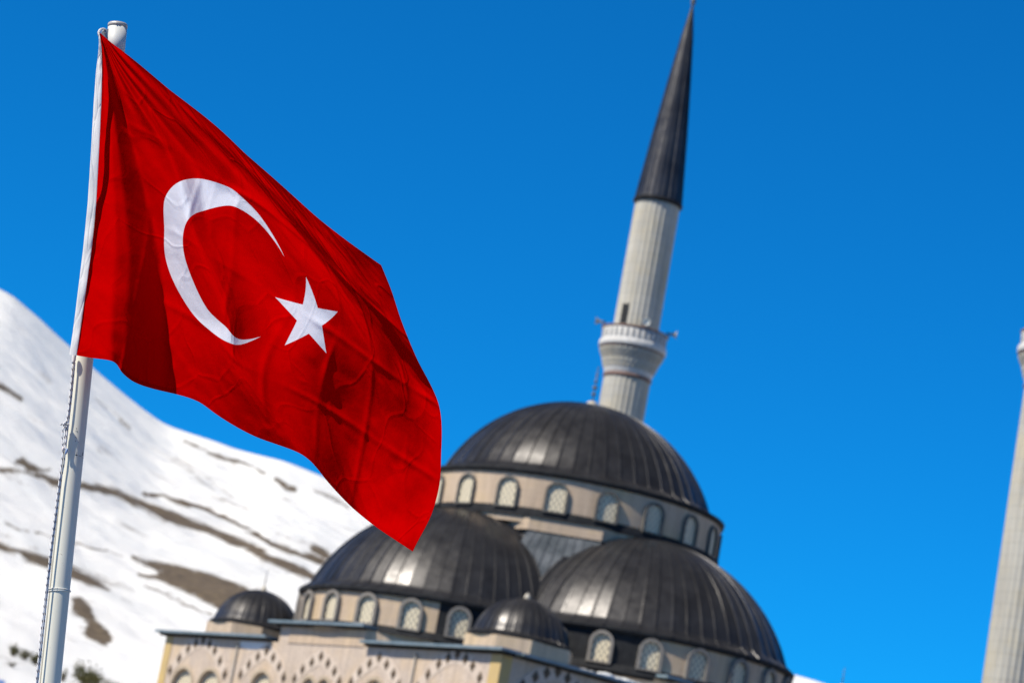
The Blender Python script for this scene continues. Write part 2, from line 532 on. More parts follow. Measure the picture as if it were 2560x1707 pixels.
# grass and stones showing through thin snow in broken streaks along the slope
sx_, sy_ = X.ravel(), Y.ravel()
strk = smooth_noise(sx_ * .35 + sy_ * .12, sy_ - sx_ * .35, 41, 11.0) + .6 * smooth_noise(sx_ * .6, sy_ - sx_ * .3, 42, 4.5)
tr_ = T.ravel()
mask = np.maximum(mask, np.clip(strk * 2.4 - .82, 0, .46) * np.clip((tr_ - .05) * 8, 0, 1) * np.clip((.98 - tr_) * 8, 0, 1))
# bare patches carry on past the picture, where nothing was measured
off = (px < -80) | (px > 1900) | (T.ravel() > 1)
far = np.clip(smooth_noise(X.ravel(), Y.ravel() * 2.0, 31, 60.0) * 6 - 1.2, 0, 1)
mask = np.where(off, far * 0.9, mask)

nA, nT = len(az), len(tt)
idx = np.arange(nA * nT).reshape(nT, nA)
quads = np.stack([idx[:-1, :-1].ravel(), idx[:-1, 1:].ravel(), idx[1:, 1:].ravel(), idx[1:, :-1].ravel()], 1)
me = bpy.data.meshes.new("hills")
me.vertices.add(len(P)); me.vertices.foreach_set("co", P.astype(np.float32).ravel())
me.loops.add(quads.size); me.loops.foreach_set("vertex_index", quads.astype(np.int32).ravel())
me.polygons.add(len(quads))
me.polygons.foreach_set("loop_start", np.arange(0, quads.size, 4, dtype=np.int32))
me.polygons.foreach_set("use_smooth", np.ones(len(quads), bool))
me.update(calc_edges=True)
at = me.attributes.new("bare_soil", 'FLOAT', 'POINT')
at.data.foreach_set("value", mask.astype(np.float32))
m, t, b = new_mat("snow_and_soil")
attr = N(t, "ShaderNodeAttribute", attribute_name="bare_soil")
geo = N(t, "ShaderNodeNewGeometry")
n1 = N(t, "ShaderNodeTexNoise", Scale=0.6, Detail=8.0, Roughness=0.78)
t.links.new(geo.outputs["Position"], n1.inputs["Vector"])
mr = N(t, "ShaderNodeMapRange")
mr.inputs[1].default_value = 0.25; mr.inputs[2].default_value = 0.75; mr.inputs[3].default_value = -0.42; mr.inputs[4].default_value = 0.42
t.links.new(n1.outputs["Fac"], mr.inputs[0])
ad = N(t, "ShaderNodeMath", operation='ADD')
t.links.new(attr.outputs["Fac"], ad.inputs[0]); t.links.new(mr.outputs[0], ad.inputs[1])
edge = N(t, "ShaderNodeMapRange", interpolation_type='SMOOTHSTEP')
edge.inputs[1].default_value = 0.22; edge.inputs[2].default_value = 0.82
t.links.new(ad.outputs[0], edge.inputs[0])
n2 = N(t, "ShaderNodeTexNoise", Scale=0.9, Detail=6.0, Roughness=0.7)
t.links.new(geo.outputs["Position"], n2.inputs["Vector"])
soil = ramp(t, n2.outputs["Fac"], [(0.3, (0.085, 0.066, 0.050)), (0.55, (0.15, 0.118, 0.085)), (0.72, (0.23, 0.18, 0.11))])
n4 = N(t, "ShaderNodeTexNoise", Scale=0.05, Detail=4.0)
t.links.new(geo.outputs["Position"], n4.inputs["Vector"])
snow = ramp(t, n4.outputs["Fac"], [(0.3, (0.82, 0.84, 0.86)), (0.6, (0.89, 0.895, 0.90))])
mx = N(t, "ShaderNodeMixRGB")
t.links.new(edge.outputs[0], mx.inputs[0]); t.links.new(snow, mx.inputs[1]); t.links.new(soil, mx.inputs[2])
t.links.new(mx.outputs[0], b.inputs["Base Color"])
b.inputs["Roughness"].default_value = 0.8
b.inputs["Specular IOR Level"].default_value = 0.2
bp = N(t, "ShaderNodeBump", Strength=0.5, Distance=0.6)
t.links.new(n1.outputs["Fac"], bp.inputs["Height"]); t.links.new(bp.outputs[0], b.inputs["Normal"])
me.materials.append(m)
hills = link(bpy.data.objects.new("hills", me))
tag(hills, "snow covered mountain slope streaked with bare brown soil behind the mosque", None, None, "structure")

mg, t, b = new_mat("bare_ground")
geo = N(t, "ShaderNodeNewGeometry")
n1 = N(t, "ShaderNodeTexNoise", Scale=0.12, Detail=6.0, Roughness=0.65)
t.links.new(geo.outputs["Position"], n1.inputs["Vector"])
t.links.new(ramp(t, n1.outputs["Fac"], [(0.35, (0.085, 0.075, 0.065)), (0.58, (0.15, 0.125, 0.10)), (0.64, (0.75, 0.77, 0.80))]), b.inputs["Base Color"])
b.inputs["Roughness"].default_value = 0.9
g = MB()
rings = [0.0, 10, 30, 80, 200, 600, 2000, 6000]
vs, fs = [(0, 0, 0)], []
for r_ in rings[1:]:
    for k in range(64):
        vs.append((r_ * math.cos(2 * math.pi * k / 64), r_ * math.sin(2 * math.pi * k / 64), 0.0))
for k in range(64): fs.append((0, 1 + k, 1 + (k + 1) % 64))
for i in range(len(rings) - 2):
    for k in range(64):
        a, c = 1 + i * 64, 1 + (i + 1) * 64
        fs.append((a + k, c + k, c + (k + 1) % 64, a + (k + 1) % 64))
g.add(vs, fs)
tag(g.build("ground", mg), "flat bare ground with snow remnants around the mosque", None, None, "structure")

# ------------------------------------------------------------------ mosque
TH = R(52.124)
MX, MY = 4.094, 126.848
MROT = math.atan2(-math.cos(TH), -math.sin(TH))
mosque = empty("mosque", (MX, MY, 0), MROT)
tag(mosque, "beige stone mosque with dark lead domes, arched lattice windows and stepped parapets", "mosque")
HU, V0, V1, HC = 12.0, -12.24, 11.77, 12.92       # half depth, facade ends, wall height

def arch_poly(c, z0, hw, zt, n=14, pointed=0.0):
    """outline of a round headed opening: (s, z) from bottom left, counter clockwise"""
    zs = zt - hw
    pts = [(c - hw, z0), (c + hw, z0)]
    for k in range(n + 1):
        a = math.pi * k / n
        pts.append((c + hw * math.cos(a), zs + hw * math.sin(a) * (1 + pointed)))
    return pts

def wall_panel(mb, s0, s1, z0, z1, holes, place, reveal):
    """flat wall with arched holes and their reveals; place(s, z, depth) -> xyz"""
    pts = [(s0, z0), (s1, z0), (s1, z1), (s0, z1)]
    edges = [(0, 1), (1, 2), (2, 3), (3, 0)]
    for h in holes:
        n = len(pts)
        pts += h
        edges += [(n + i, n + (i + 1) % len(h)) for i in range(len(h))]
    vv, _, ff, *_ = delaunay_2d_cdt([Vector(p) for p in pts], edges, [], 0, 1e-6)
    keep = []
    for f in ff:
        cx = sum(vv[i][0] for i in f) / 3; cz = sum(vv[i][1] for i in f) / 3
        if not any(in_poly(np.array([cx]), np.array([cz]), h)[0] for h in holes):
            keep.append(tuple(f))
    mb.add([place(p[0], p[1], 0.0) for p in vv], keep)
    for h in holes:
        n = len(h)
        mb.add([place(s, z, 0.0) for s, z in h] + [place(s, z, -reveal) for s, z in h],
               [(i, n + i, n + (i + 1) % n, (i + 1) % n) for i in range(n)])

PU = lambda s, z, d: (HU + d, s, z)                # the sunlit facade
PV = lambda s, z, d: (s, V1 + d, z)                # the shaded facade
def bays(c0):
    """arched windows of one facade, centred on c0: centre, half width, top, sill"""
    out = []
    for s in (-1, 1):
        for k in (-1.06, 1.06):
            out.append((c0 + s * 9.12 + k, 0.80, 11.50, 9.3))
        out.append((c0 + s * 4.05, 0.70, 11.58, 9.6))
    out += [(c0 - 0.54, 0.42, 11.46, 9.6), (c0 + 0.54, 0.42, 11.46, 9.6)]
    return out
FAC = [(PU, V0, V1, -0.12), (PV, -HU, HU, 0.0)]
w = MB()
for place, s0, s1, c0 in FAC:
    holes = [arch_poly(c, zb, hw, zt) for c, hw, zt, zb in bays(c0)] + [arch_poly(c, 3.2, hw, 6.6) for c, hw, zt, zb in bays(c0)]
    wall_panel(w, s0, s1, 0.0, HC, holes, place, 0.22)
w.add([(-HU, V0, 0), (HU, V0, 0), (HU, V0, HC), (-HU, V0, HC), (-HU, V1, 0), (-HU, V1, HC)], [(0, 1, 2, 3), (4, 0, 3, 5)])
w.build("wall", M['facade'], mosque)
# raised parapets in the middle of the facades
for lo_, hi_ in (((HU - 1.2, -3.45, HC + 0.002), (HU - 0.002, 2.55, 13.62)), ((-3.3, V1 - 1.2, HC + 0.002), (3.3, V1 - 0.002, 13.62))):
    rp = MB(); rp.box(lo_, hi_)
    rp.build("raised_parapet", M['facade'], mosque)

def cornice_run(name, lo, hi, z, ends=True, face='u'):
    """projecting lead covered cornice with a dark soffit fillet"""
    a, b2 = MB(), MB()
    for q, (z0, z1, pr, bk) in enumerate(((z - 0.20, z - 0.11, 0.16, 0.3), (z - 0.11, z, 0.44, 0.6), )):
        for mb in ((a, b2)[q],):
            if face == 'u': mb.box((HU - bk, lo - (pr if ends else 0), z0), (HU + pr, hi + (pr if ends else 0), z1))
            else: mb.box((lo - (pr if ends else 0), V1 - bk, z0), (hi + (pr if ends else 0), V1 + pr, z1))
    o = b2.build(name, M['cornice'], mosque)
    a.build("soffit", M['lead_eave'], o)
    return o
cornice_run("cornice", V0 - 0.46, -3.9, 13.13, False)
cornice_run("cornice", 2.95, V1 + 0.44, 13.13, False)
cornice_run("cornice", -3.45, 2.55, 13.80)
cornice_run("cornice", -HU, -3.75, 13.125, False, 'v')
cornice_run("cornice", 3.75, HU - 0.7, 13.125, False, 'v')
cornice_run("cornice", -3.3, 3.3, 13.80, True, 'v')
rf = MB(); rf.box((-HU + 0.02, V0 + 0.02, HC - 0.3), (HU - 0.62, V1 - 0.62, 13.05))
rf.build("flat_roof", M['lead_grey'], mosque)

# quoins at the corners
for (u0, v0_, u1, v1_) in ((HU - 0.5, V1 - 0.62, HU + 0.035, V1 + 0.03), (HU - 0.5, V0 - 0.04, HU + 0.035, V0 + 0.5)):
    q = MB(); q.box((u0, v0_, 0), (u1, v1_, 12.90)); q.build("corner_quoin", M['quoin'], mosque)

# facade windows: arch ring, then the lattice behind it
def ring_strip(outer, inner, place, d0, d1, mb):
    n = len(outer)
    vs = [place(s, z, d1) for s, z in outer] + [place(s, z, d1) for s, z in inner] + [place(s, z, d0) for s, z in outer] + [place(s, z, d0) for s, z in inner]
    fs = []
    for i in range(n - 1):
        fs += [(i, i + 1, n + i + 1, n + i), (2 * n + i, 2 * n + i + 1, i + 1, i), (n + i, n + i + 1, 3 * n + i + 1, 3 * n + i)]
    fs += [(0, n, 3 * n, 2 * n), (n - 1, 2 * n - 1, 4 * n - 1, 3 * n - 1)]
    mb.add(vs, fs)
def head(c, hw, zt, z0, n=18):
    zs = zt - hw
    return [(c + hw, z0)] + [(c + hw * math.cos(math.pi * k / n), zs + hw * math.sin(math.pi * k / n)) for k in range(n + 1)] + [(c - hw, z0)]
for fi, (place, s0, s1, c0) in enumerate(FAC):
    for c, hw, zt, zb in bays(c0):
        f = MB()
        ring_strip(head(c, hw + 0.15, zt + 0.15, zb), head(c, hw + 0.003, zt + 0.003, zb), place, -0.02, 0.05, f)
        fo = f.build("window", M['surround_light'], mosque)
        p = MB(); poly = arch_poly(c, zb, hw - .002, zt - .002)
        p.add([place(s, z, -0.19) for s, z in poly], [tuple(range(len(poly)))], [(s - c, z) for s, z in poly])
        p.build("lattice", M['lattice'], fo)
        lo = arch_poly(c, 3.2, hw - .002, 6.598)
        if fi == 0:
            p = MB(); p.add([place(s, z, -0.19) for s, z in lo], [tuple(range(len(lo)))], [(s - c, z) for s, z in lo])
            p.build("lattice", M['lattice'], mosque)

# gabled relief of dark studs over each bay
def stud(place, s, z, r=0.165):
    q = MB()
    vs = [place(s + r * .8, z, 0.0), place(s, z + r * 1.15, 0.0), place(s - r * .8, z, 0.0), place(s, z - r * 1.15, 0.0), place(s, z, 0.09)]
    q.add(vs, [(0, 1, 4), (1, 2, 4), (2, 3, 4), (3, 0, 4)])
    return q
def gable_band(place, pts, wd=.62):
    """raised pale band stepping up over a bay, the studs sit on it"""
    mb = MB()
    n = len(pts)
    up = [(x, z + wd * .55) for x, z in pts]; dn = [(x, z - wd * .55) for x, z in pts]
    up = [(x, min(z, 12.925)) for x, z in up]
    mb.add([place(x, z, .022) for x, z in up + dn] + [place(x, z, 0) for x, z in up + dn],
           [(i, n + i, n + i + 1, i + 1) for i in range(n - 1)] + [(2 * n + i, i, i + 1, 2 * n + i + 1) for i in range(n - 1)] + [(n + i, 3 * n + i, 3 * n + i + 1, n + i + 1) for i in range(n - 1)])
    mb.build("gable_band", M['band'], mosque)
def gable(place, cc, steps, r):
    pts = [(cc - du, zz) for du, zz in reversed(steps[1:])] + [(cc + du, zz) for du, zz in steps]
    gable_band(place, pts)
    for x, z in pts:
        stud(lambda s_, z_, d_: place(s_, z_, d_ + .022), x, z, r).build("stud", M['stud'], mosque)
for fi, (place, s0, s1, c0) in enumerate(FAC):
    for s in (-1, 1):
        gable(place, c0 + s * 9.12, ((0, 12.92 - .10), (.55, 12.66), (1.08, 12.40), (1.65, 11.95), (2.2, 11.38)), .25)
        gable(place, c0 + s * 4.05, ((0, 12.52), (.58, 12.24), (1.15, 11.88), (1.62, 11.42)), .24)
    gable(place, c0, ((0, 12.41), (.58, 12.14), (1.15, 11.82), (1.6, 11.40)), .24)
for s in (-6.37, 6.4):
    q = MB(); q.tube([(HU + 0.07, s, 0.0), (HU + 0.07, s, 12.75)], 0.04, 8); q.build("downpipe", M['pipe'], mosque)
q = MB(); q.add([PU(s, z, .004) for s, z in ((-6.30, 12.62), (-5.6, 12.52), (-4.9, 12.56), (-4.2, 12.50), (-4.05, 12.86), (-6.32, 12.86))], [(0, 1, 2, 3, 4, 5)])
q.build("white_patch", M['whitish'], mosque)  # flat white patch on the wall below the left cornice

# ---- domes
def ribbed_dome(mb, prof, npan, c, a0, a1, seed, rib=0.035, ribw=0.16):
    """lead dome of flat panels with raised seams; each panel set a touch differently"""
    rnd = random.Random(seed)
    full = abs(a1 - a0 - 2 * math.pi) < 1e-6
    angs, hts = [], []
    for k in range(npan):
        w_ = (a1 - a0) / npan
        s = a0 + k * w_
        for fr, h in ((0.0, 0.0), (0.02, rib), (ribw - 0.02, rib), (ribw, 0.0)):
            angs.append(s + fr * w_); hts.append(h)
    if not full:
        angs.append(a1); hts.append(0.0)
    n = len(angs)
    jit = [rnd.uniform(-.018, .018) for _ in range(n)]
    vs, fs = [], []
    for i, (r, z) in enumerate(prof):
        fade = min(1.0, r / prof[0][0] * 1.6)
        for k in range(n):
            rr = max(r + (hts[k] + jit[k]) * fade, 0.004)
            vs.append((c[0] + rr * math.cos(angs[k]), c[1] + rr * math.sin(angs[k]), z + hts[k] * 0.5 * (1 - r / prof[0][0])))
    m_ = n if full else n - 1
    for i in range(len(prof) - 1):
        for k in range(m_):
            k2 = (k + 1) % n
            fs.append((i * n + k, i * n + k2, (i + 1) * n + k2, (i + 1) * n + k))
    mb.add(vs, fs)

def dome_profile(r_eave, z_eave, r0, z0, zt, n=22):
    """flared eave, then a spherical cap"""
    pr = [(r_eave, z_eave), (r_eave * .55 + r0 * .45, z_eave + (z0 - z_eave) * .34), (r0 + (r_eave - r0) * .12, z_eave + (z0 - z_eave) * .72)]
    h = zt - z0
    RR = (r0 * r0 + h * h) / (2 * h)
    a0 = math.asin(min(1.0, r0 / RR)) if h <= r0 else math.pi - math.asin(r0 / RR)
    for k in range(n + 1):
        a = a0 * (1 - k / n)
        pr.append((RR * math.sin(a), zt - RR + RR * math.cos(a)))
    return pr

def smooth_meridian(o):
    """smooth along each panel, crisp at the seams"""
    me = o.data
    bm = bmesh.new(); bm.from_mesh(me)
    for f in bm.faces: f.smooth = True
    for e in bm.edges:
        d = e.verts[0].co - e.verts[1].co
        if abs(d.z) > 1e-4 or len(e.link_faces) < 2:
            e.smooth = False
    bm.to_mesh(me); bm.free()

def alem(parent, c, z, h, r, base=True):
    """finial: a thin rod carrying beads of falling size"""
    mb = MB()
    mb.tube([(c[0], c[1], z), (c[0], c[1], z + h)], r * .22, 8)
    for q, rr, ss in ((.10, 1.0, .8), (.30, .8, .8), (.47, .95, .7), (.63, .6, .9), (.78, .5, 1.0)):
        mb.sphere((c[0], c[1], z + h * q), r * rr, 12, 8, (1, 1, ss))
    o = mb.build("finial", M['alem'], parent)
    if base:
        b3 = MB(); b3.lathe([(r * 2.6, z - .12), (r * 2.5, z + .03), (r * 1.8, z + .16), (r * .6, z + .24), (.001, z + .25)], 16, c)
        b3.build("finial_base", M['alem_base'], o)

def drum_window(parent, c, rad, ang, zb, zt, hw, fw, mat, proud=0.12):
    """arched stone surround standing proud of a drum, with its lattice"""
    er = (math.cos(ang), math.sin(ang)); et = (-er[1], er[0])
    place = lambda s, z, d: (c[0] + (rad + d) * er[0] + s * et[0], c[1] + (rad + d) * er[1] + s * et[1], z)
    f = MB()
    ring_strip(head(0, hw + fw, zt + fw, zb - .04), head(0, hw, zt, zb - .04), place, -0.12, proud, f)
    for lo, hi in (((-hw - fw, zb - .12), (hw + fw, zb - .045)),):
        (sa, za), (sb, zb2) = lo, hi
        vs = [place(sa, za, -.1), place(sb, za, -.1), place(sb, zb2, -.1), place(sa, zb2, -.1), place(sa, za, proud + .03), place(sb, za, proud + .03), place(sb, zb2, proud + .03), place(sa, zb2, proud + .03)]
        f.add(vs, [(4, 5, 6, 7), (7, 6, 2, 3), (0, 1, 5, 4), (0, 4, 7, 3), (1, 2, 6, 5)])
    fo = f.build("window", mat, parent)
    p = MB(); poly = arch_poly(0, zb - .045, hw - .002, zt - .002)
    p.add([place(s, z, 0.015) for s, z in poly], [tuple(range(len(poly)))], poly)
    p.build("lattice", M['lattice'], fo)

# main dome on its drum
mb = MB(); ribbed_dome(mb, dome_profile(6.76, 21.97, 6.04, 22.42, 26.40), 54, (0, 0), 0, 2 * math.pi, 1)
md = mb.build("main_dome", M['lead'], mosque); smooth_meridian(md)
mb = MB(); mb.lathe([(6.60, 21.78), (6.80, 21.81), (6.84, 21.99), (6.74, 22.03)], 96); mb.build("eave", M['lead_eave'], md)
alem(md, (0, 0), 26.42, 1.85, .13)
mb = MB(); mb.lathe([(6.67, 19.7), (6.67, 21.80)], 96); dr = mb.build("drum", M['stone'], mosque)
mb = MB(); mb.lathe([(6.76, 19.96), (6.75, 20.10), (6.72, 20.22), (6.69, 20.34), (6.66, 20.36)], 96); mb.build("flashing", M['lead_eave'], dr)
for k in range(19):
    ang = R(43.5 + 360 / 19 * k)
    drum_window(dr, (0, 0), 6.67, ang, 20.36, 21.52, .41, .10, M['surround_shade'], .13)
# stone collar (octagon) under the drum and the lead clad block below it
V1p, V2p = (5.6, 3.95), (3.35, 6.25)
octo = []
for q in range(4):
    a = q * math.pi / 2
    for (x, y) in (V1p, V2p):
        octo.append((x * math.cos(a) - y * math.sin(a), x * math.sin(a) + y * math.cos(a)))
scale = lambda P_, s: [(x * s, y * s) for x, y in P_]
mb = MB(); mb.prism(octo, 19.38, 19.95); mb.build("collar", M['stone'], mosque)
mb = MB(); mb.prism(scale(octo, 1.012), 19.29, 19.378, scale(octo, 1.018)); mb.prism(scale(octo, 1.012), 19.952, 20.02, scale(octo, 0.985)); mb.build("collar_flashing", M['lead_eave'], mosque)
mb = MB(); mb.prism(scale(octo, 0.985), 13.06, 19.29); mb.build("block", M['lead_grey'], mosque)
# sloping lead roofs over the four corners of the block
for q in range(4):
    a = q * math.pi / 2
    rot = lambda x, y, z: (x * math.cos(a) - y * math.sin(a), x * math.sin(a) + y * math.cos(a), z)
    mb = MB()
    top = [(V1p[0] + .06, V1p[1] + .1), (V2p[0] + .1, V2p[1] + .06)]
    ns = 9
    for k in range(ns):
        f0, f1 = k / ns, (k + 1) / ns - .012
        L = lambda A_, B_, f: (A_[0] + (B_[0] - A_[0]) * f, A_[1] + (B_[1] - A_[1]) * f)
        B0, B1 = (9.2, 5.2), (5.2, 9.2)
        dz = 0.05 * ((k * 7) % 3 - 1)
        p0, p1, p2, p3 = L(top[0], top[1], f0), L(top[0], top[1], f1), L(B0, B1, f1), L(B0, B1, f0)
        mb.add([rot(*p0, 19.3), rot(*p1, 19.3), rot(*p2, 13.6 + dz), rot(*p3, 13.6 + dz)], [(3, 2, 1, 0)])
        # standing seam
        s0, s1 = L(top[0], top[1], f1), L(top[0], top[1], f1 + .012)
        t0, t1 = L(B0, B1, f1), L(B0, B1, f1 + .012)
        mb.add([rot(*s0, 19.36), rot(*s1, 19.36), rot(*t1, 13.72), rot(*t0, 13.72), rot(*s0, 19.2), rot(*s1, 19.2), rot(*t1, 13.5), rot(*t0, 13.5)],
               [(3, 2, 1, 0), (0, 4, 7, 3), (1, 2, 6, 5)])
    mb.build("corner_roof", M['lead_grey'], mosque)

# half domes on the four sides
for q in range(4):
    a = q * math.pi / 2
    S0, K, EXT = ((5.55, 1.0, .14), (5.70, 1.012, .30), (5.5, .96, .1), (5.5, .96, .1))[q]
    c = (S0 * math.cos(a), S0 * math.sin(a))
    mb = MB(); ribbed_dome(mb, dome_profile(6.84 * K, 15.42, 6.40 * K, 15.80, 20.18), 36, c, a - math.pi / 2 - EXT, a + math.pi / 2 + EXT, 10 + q)
    hd = mb.build("half_dome", M['lead'], mosque); smooth_meridian(hd)
    mb = MB(); mb.lathe([(6.40 * K, 15.18), (6.83 * K, 15.22), (6.86 * K, 15.40), (6.80 * K, 15.44)], 60, c, a - math.pi / 2, a + math.pi / 2); mb.build("eave", M['lead_eave'], hd)
    # rim where the half dome meets the block
    pr = dome_profile(6.84 * K, 15.42, 6.40 * K, 15.80, 20.18)
    ex, ey = math.cos(a), math.sin(a)
    rim = [(c[0] - .02 * ex - r * ey, c[1] - .02 * ey + r * ex, z) for r, z in pr] + [(c[0] - .02 * ex + r * ey, c[1] - .02 * ey - r * ex, z) for r, z in reversed(pr)]
    mb = MB(); mb.tube(rim, .10, 6); mb.build("rim", M['lead'], hd)
    # drum: stone, with the dark lead clad stretch next to the inner corners
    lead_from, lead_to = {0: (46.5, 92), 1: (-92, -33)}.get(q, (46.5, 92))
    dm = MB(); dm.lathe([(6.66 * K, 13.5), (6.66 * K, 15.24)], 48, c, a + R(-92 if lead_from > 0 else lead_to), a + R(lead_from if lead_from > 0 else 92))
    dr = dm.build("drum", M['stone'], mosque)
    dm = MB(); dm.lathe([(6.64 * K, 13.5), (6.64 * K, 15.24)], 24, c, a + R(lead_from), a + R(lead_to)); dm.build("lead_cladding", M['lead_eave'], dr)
    dm = MB(); dm.lathe([(6.86 * K, 13.60), (6.84 * K, 13.72), (6.74 * K, 13.86), (6.69 * K, 13.93), (6.64 * K, 13.94)], 60, c, a - math.pi / 2, a + math.pi / 2); dm.build("flashing", M['lead_eave'], dr)
    oc = [(c[0] + 7.02 / math.cos(R(22.5)) * math.cos(a + R(22.5 + 45 * k)), c[1] + 7.02 / math.cos(R(22.5)) * math.sin(a + R(22.5 + 45 * k))) for k in (-3, -2, -1, 0, 1, 2)]
    dm = MB(); dm.prism([(c[0] + (x - c[0]) * .925 * K, c[1] + (y - c[1]) * .925 * K) for x, y in oc], 12.9, 13.62); dm.build("base", M['stone'], dr)
    for k in range(-4, 6):
        ang_d = 0.0 + (2.5 + 17.2 * k)
        if abs(ang_d) > 86: continue
        if q == 1: ang_d = -ang_d + 2 * 0.6
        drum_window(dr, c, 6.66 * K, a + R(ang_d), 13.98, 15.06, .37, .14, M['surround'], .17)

# little domes over the four corners
for iu, iv in ((1, 1), (1, -1), (-1, 1), (-1, -1)):
    c = (9.24 * iu, 9.24 * iv - (.22 if iv < 0 else 0))
    mb = MB(); ribbed_dome(mb, dome_profile(2.12, 13.93, 1.92, 14.10, 15.66, 14), 36, c, 0, 2 * math.pi, 30 + iu * 2 + iv, .022)
    cd = mb.build("corner_dome", M['lead'], mosque); smooth_meridian(cd)
    mb = MB(); mb.lathe([(1.9, 13.80), (2.13, 13.83), (2.14, 13.90), (2.10, 13.94)], 40, c); mb.build("eave", M['lead_eave'], cd)
    e, k_ = 2.0, 1.0
    pc = [(e, -k_), (e, k_), (k_, e), (-k_, e), (-e, k_), (-e, -k_), (-k_, -e), (k_, -e)]
    mb = MB(); mb.prism([(c[0] + x, c[1] + y) for x, y in pc], 13.04, 13.82); mb.build("pedestal", M['stone'], cd)
    if iu == 1 and iv == 1:
        alem(cd, c, 15.64, .30, .06)
    else:
        alem(cd, c, 15.64, 1.0, .06)

# leftover snow on the shaded side of the roof
rnd = random.Random(5)
mb = MB()
for (u0, u1, v, z) in ((7.8, 3.6, 11.0, 13.13), (3.0, 7.4, 11.55, 13.14)):
    k = u0
    while (k > u1) if u1 < u0 else (k < u1):
        mb.sphere((k, v + rnd.uniform(-.12, .12), z + .02), rnd.uniform(.16, .3), 8, 6, (1.5, 1.1, .55))
        k += (-1 if u1 < u0 else 1) * rnd.uniform(.22, .6)
sn = mb.build("snow", M['snow_roof'])
sn.location = (MX, MY, 0); sn.rotation_euler = (0, 0, MROT)
tag(sn, "lumps of old snow lying along the shaded roof edge", None, None, "stuff")

# ------------------------------------------------------------------ minarets
def uv_world(u, v, z=0.0):
    c, s = math.cos(MROT), math.sin(MROT)
    return (MX + u * c - v * s, MY + u * s + v * c, z)

def make_minaret(loc):
    t_ = empty("minaret", loc)
    flute = lambda n, d: (lambda a: 1.0 + d * (abs(math.cos(a * n / 2.0)) - 0.5))
    a = MB()
    a.lathe([(1.19, 0), (1.185, 31.35)], 192, rfun=flute(26, .040)); a.lathe([(1.165, 33.2), (1.145, 40.9)], 192, rfun=flute(26, .040))
    shaft = a.build("shaft", M['minaret'], t_)
    a = MB(); a.lathe([(2.1, 0), (2.1, 9), (1.2, 11.5)], 12, smooth=False); a.build("base", M['minaret'], t_)
    # dark slit windows / door on the balcony
    d = MB()
    ca = math.atan2(-loc[1], -loc[0]) - R(38)
    er = np.array((math.cos(ca), math.sin(ca), 0)); et = np.array((-er[1], er[0], 0))
    for s0, s1, z0, z1 in ((-.20, .20, 33.3, 35.15),):
        P0 = [er * dep + et * s + np.array((0, 0, z)) for dep in (1.05, 1.19) for s, z in ((s0, z0), (s1, z0), (s1, z1), (s0, z1))]
        d.add(P0, [(4, 5, 6, 7), (0, 1, 5, 4), (1, 2, 6, 5), (2, 3, 7, 6), (3, 0, 4, 7)])
    d.build("door", M['dark'], t_)
    # corbel: rings of small niches widening upwards
    a = MB()
    prof = [(1.20, 31.35), (1.27, 31.40), (1.27, 31.52), (1.22, 31.56)]
    a.lathe(prof, 48)
    a.build("lower_band", M['rust'], t_)
    a = MB(); a.lathe([(1.215, 31.55), (1.25, 31.60), (1.29, 31.80), (1.30, 31.84)], 48); a.build("ring", M['balcony'], t_)
    a = MB()
    rr = [1.30, 1.38, 1.46, 1.54, 1.62, 1.66]
    zz = [31.82, 32.06, 32.32, 32.49, 32.66, 32.82]
    for i in range(5):
        ph = (i % 2) * math.pi / 36
        a.lathe([(rr[i], zz[i]), (rr[i] + .03, zz[i] + .05), (rr[i + 1], zz[i + 1] - .02), (rr[i + 1] + .01, zz[i + 1])], 144,
                rfun=lambda an, ph=ph: 1.0 + .03 * (abs(math.sin((an + ph) * 18)) - .5), smooth=False)
    a.build("corbel", M['minaret'], t_)
    a = MB(); a.lathe([(1.5, 32.80), (1.70, 32.82), (1.71, 32.90), (1.6, 32.92)], 48); a.build("balcony_band", M['rust'], t_)
    a = MB(); a.lathe([(1.2, 32.91), (1.74, 32.915), (1.765, 33.0), (1.76, 33.22), (1.72, 33.26), (1.2, 33.27)], 48); a.build("balcony_slab", M['balcony'], t_)
    a = MB(); a.lathe([(1.68, 33.24), (1.69, 33.84), (1.60, 33.85), (1.60, 33.24)], 48)
    rl = a.build("railing", M['balcony'], t_)
    a = MB()
    for k in range(34):
        an = 2 * math.pi * k / 34
        er2, et2 = np.array((math.cos(an), math.sin(an), 0)), np.array((-math.sin(an), math.cos(an), 0))
        a.add([er2 * 1.694 + et2 * s + np.array((0, 0, z)) for s, z in ((-.075, 33.33), (.075, 33.33), (.075, 33.76), (-.075, 33.76))], [(0, 1, 2, 3)])
    a.build("railing_slot", M['slot'], rl)
    a = MB(); a.lathe([(1.58, 33.855), (1.73, 33.86), (1.735, 33.95), (1.58, 33.955)], 48); a.build("handrail", M['rust'], rl)
    # lead spire
    a = MB(); a.lathe([(1.16, 40.80), (1.30, 40.86), (1.31, 40.98), (1.24, 41.05)], 48); a.build("spire_eave", M['lead_eave'], t_)
    a = MB(); ribbed_dome(a, [(1.255, 41.04), (1.20, 41.6), (.93, 44.5), (.62, 47.5), (.32, 50.2), (.07, 51.85), (.05, 51.95)], 26, (0, 0), 0, 2 * math.pi, 77, .014)
    sp_ = a.build("spire", M['lead'], t_); smooth_meridian(sp_)
    a = MB(); a.lathe([(.06, 51.9), (.085, 52.0), (.15, 52.2), (.085, 52.4), (.06, 52.5), (.13, 52.7), (.05, 52.9), (.09, 53.05), (.03, 53.2), (.02, 53.9), (.001, 53.95)], 12)
    a.build("finial", M['alem'], t_)
    return t_
m1 = make_minaret(uv_world(-11.96, -11.96))
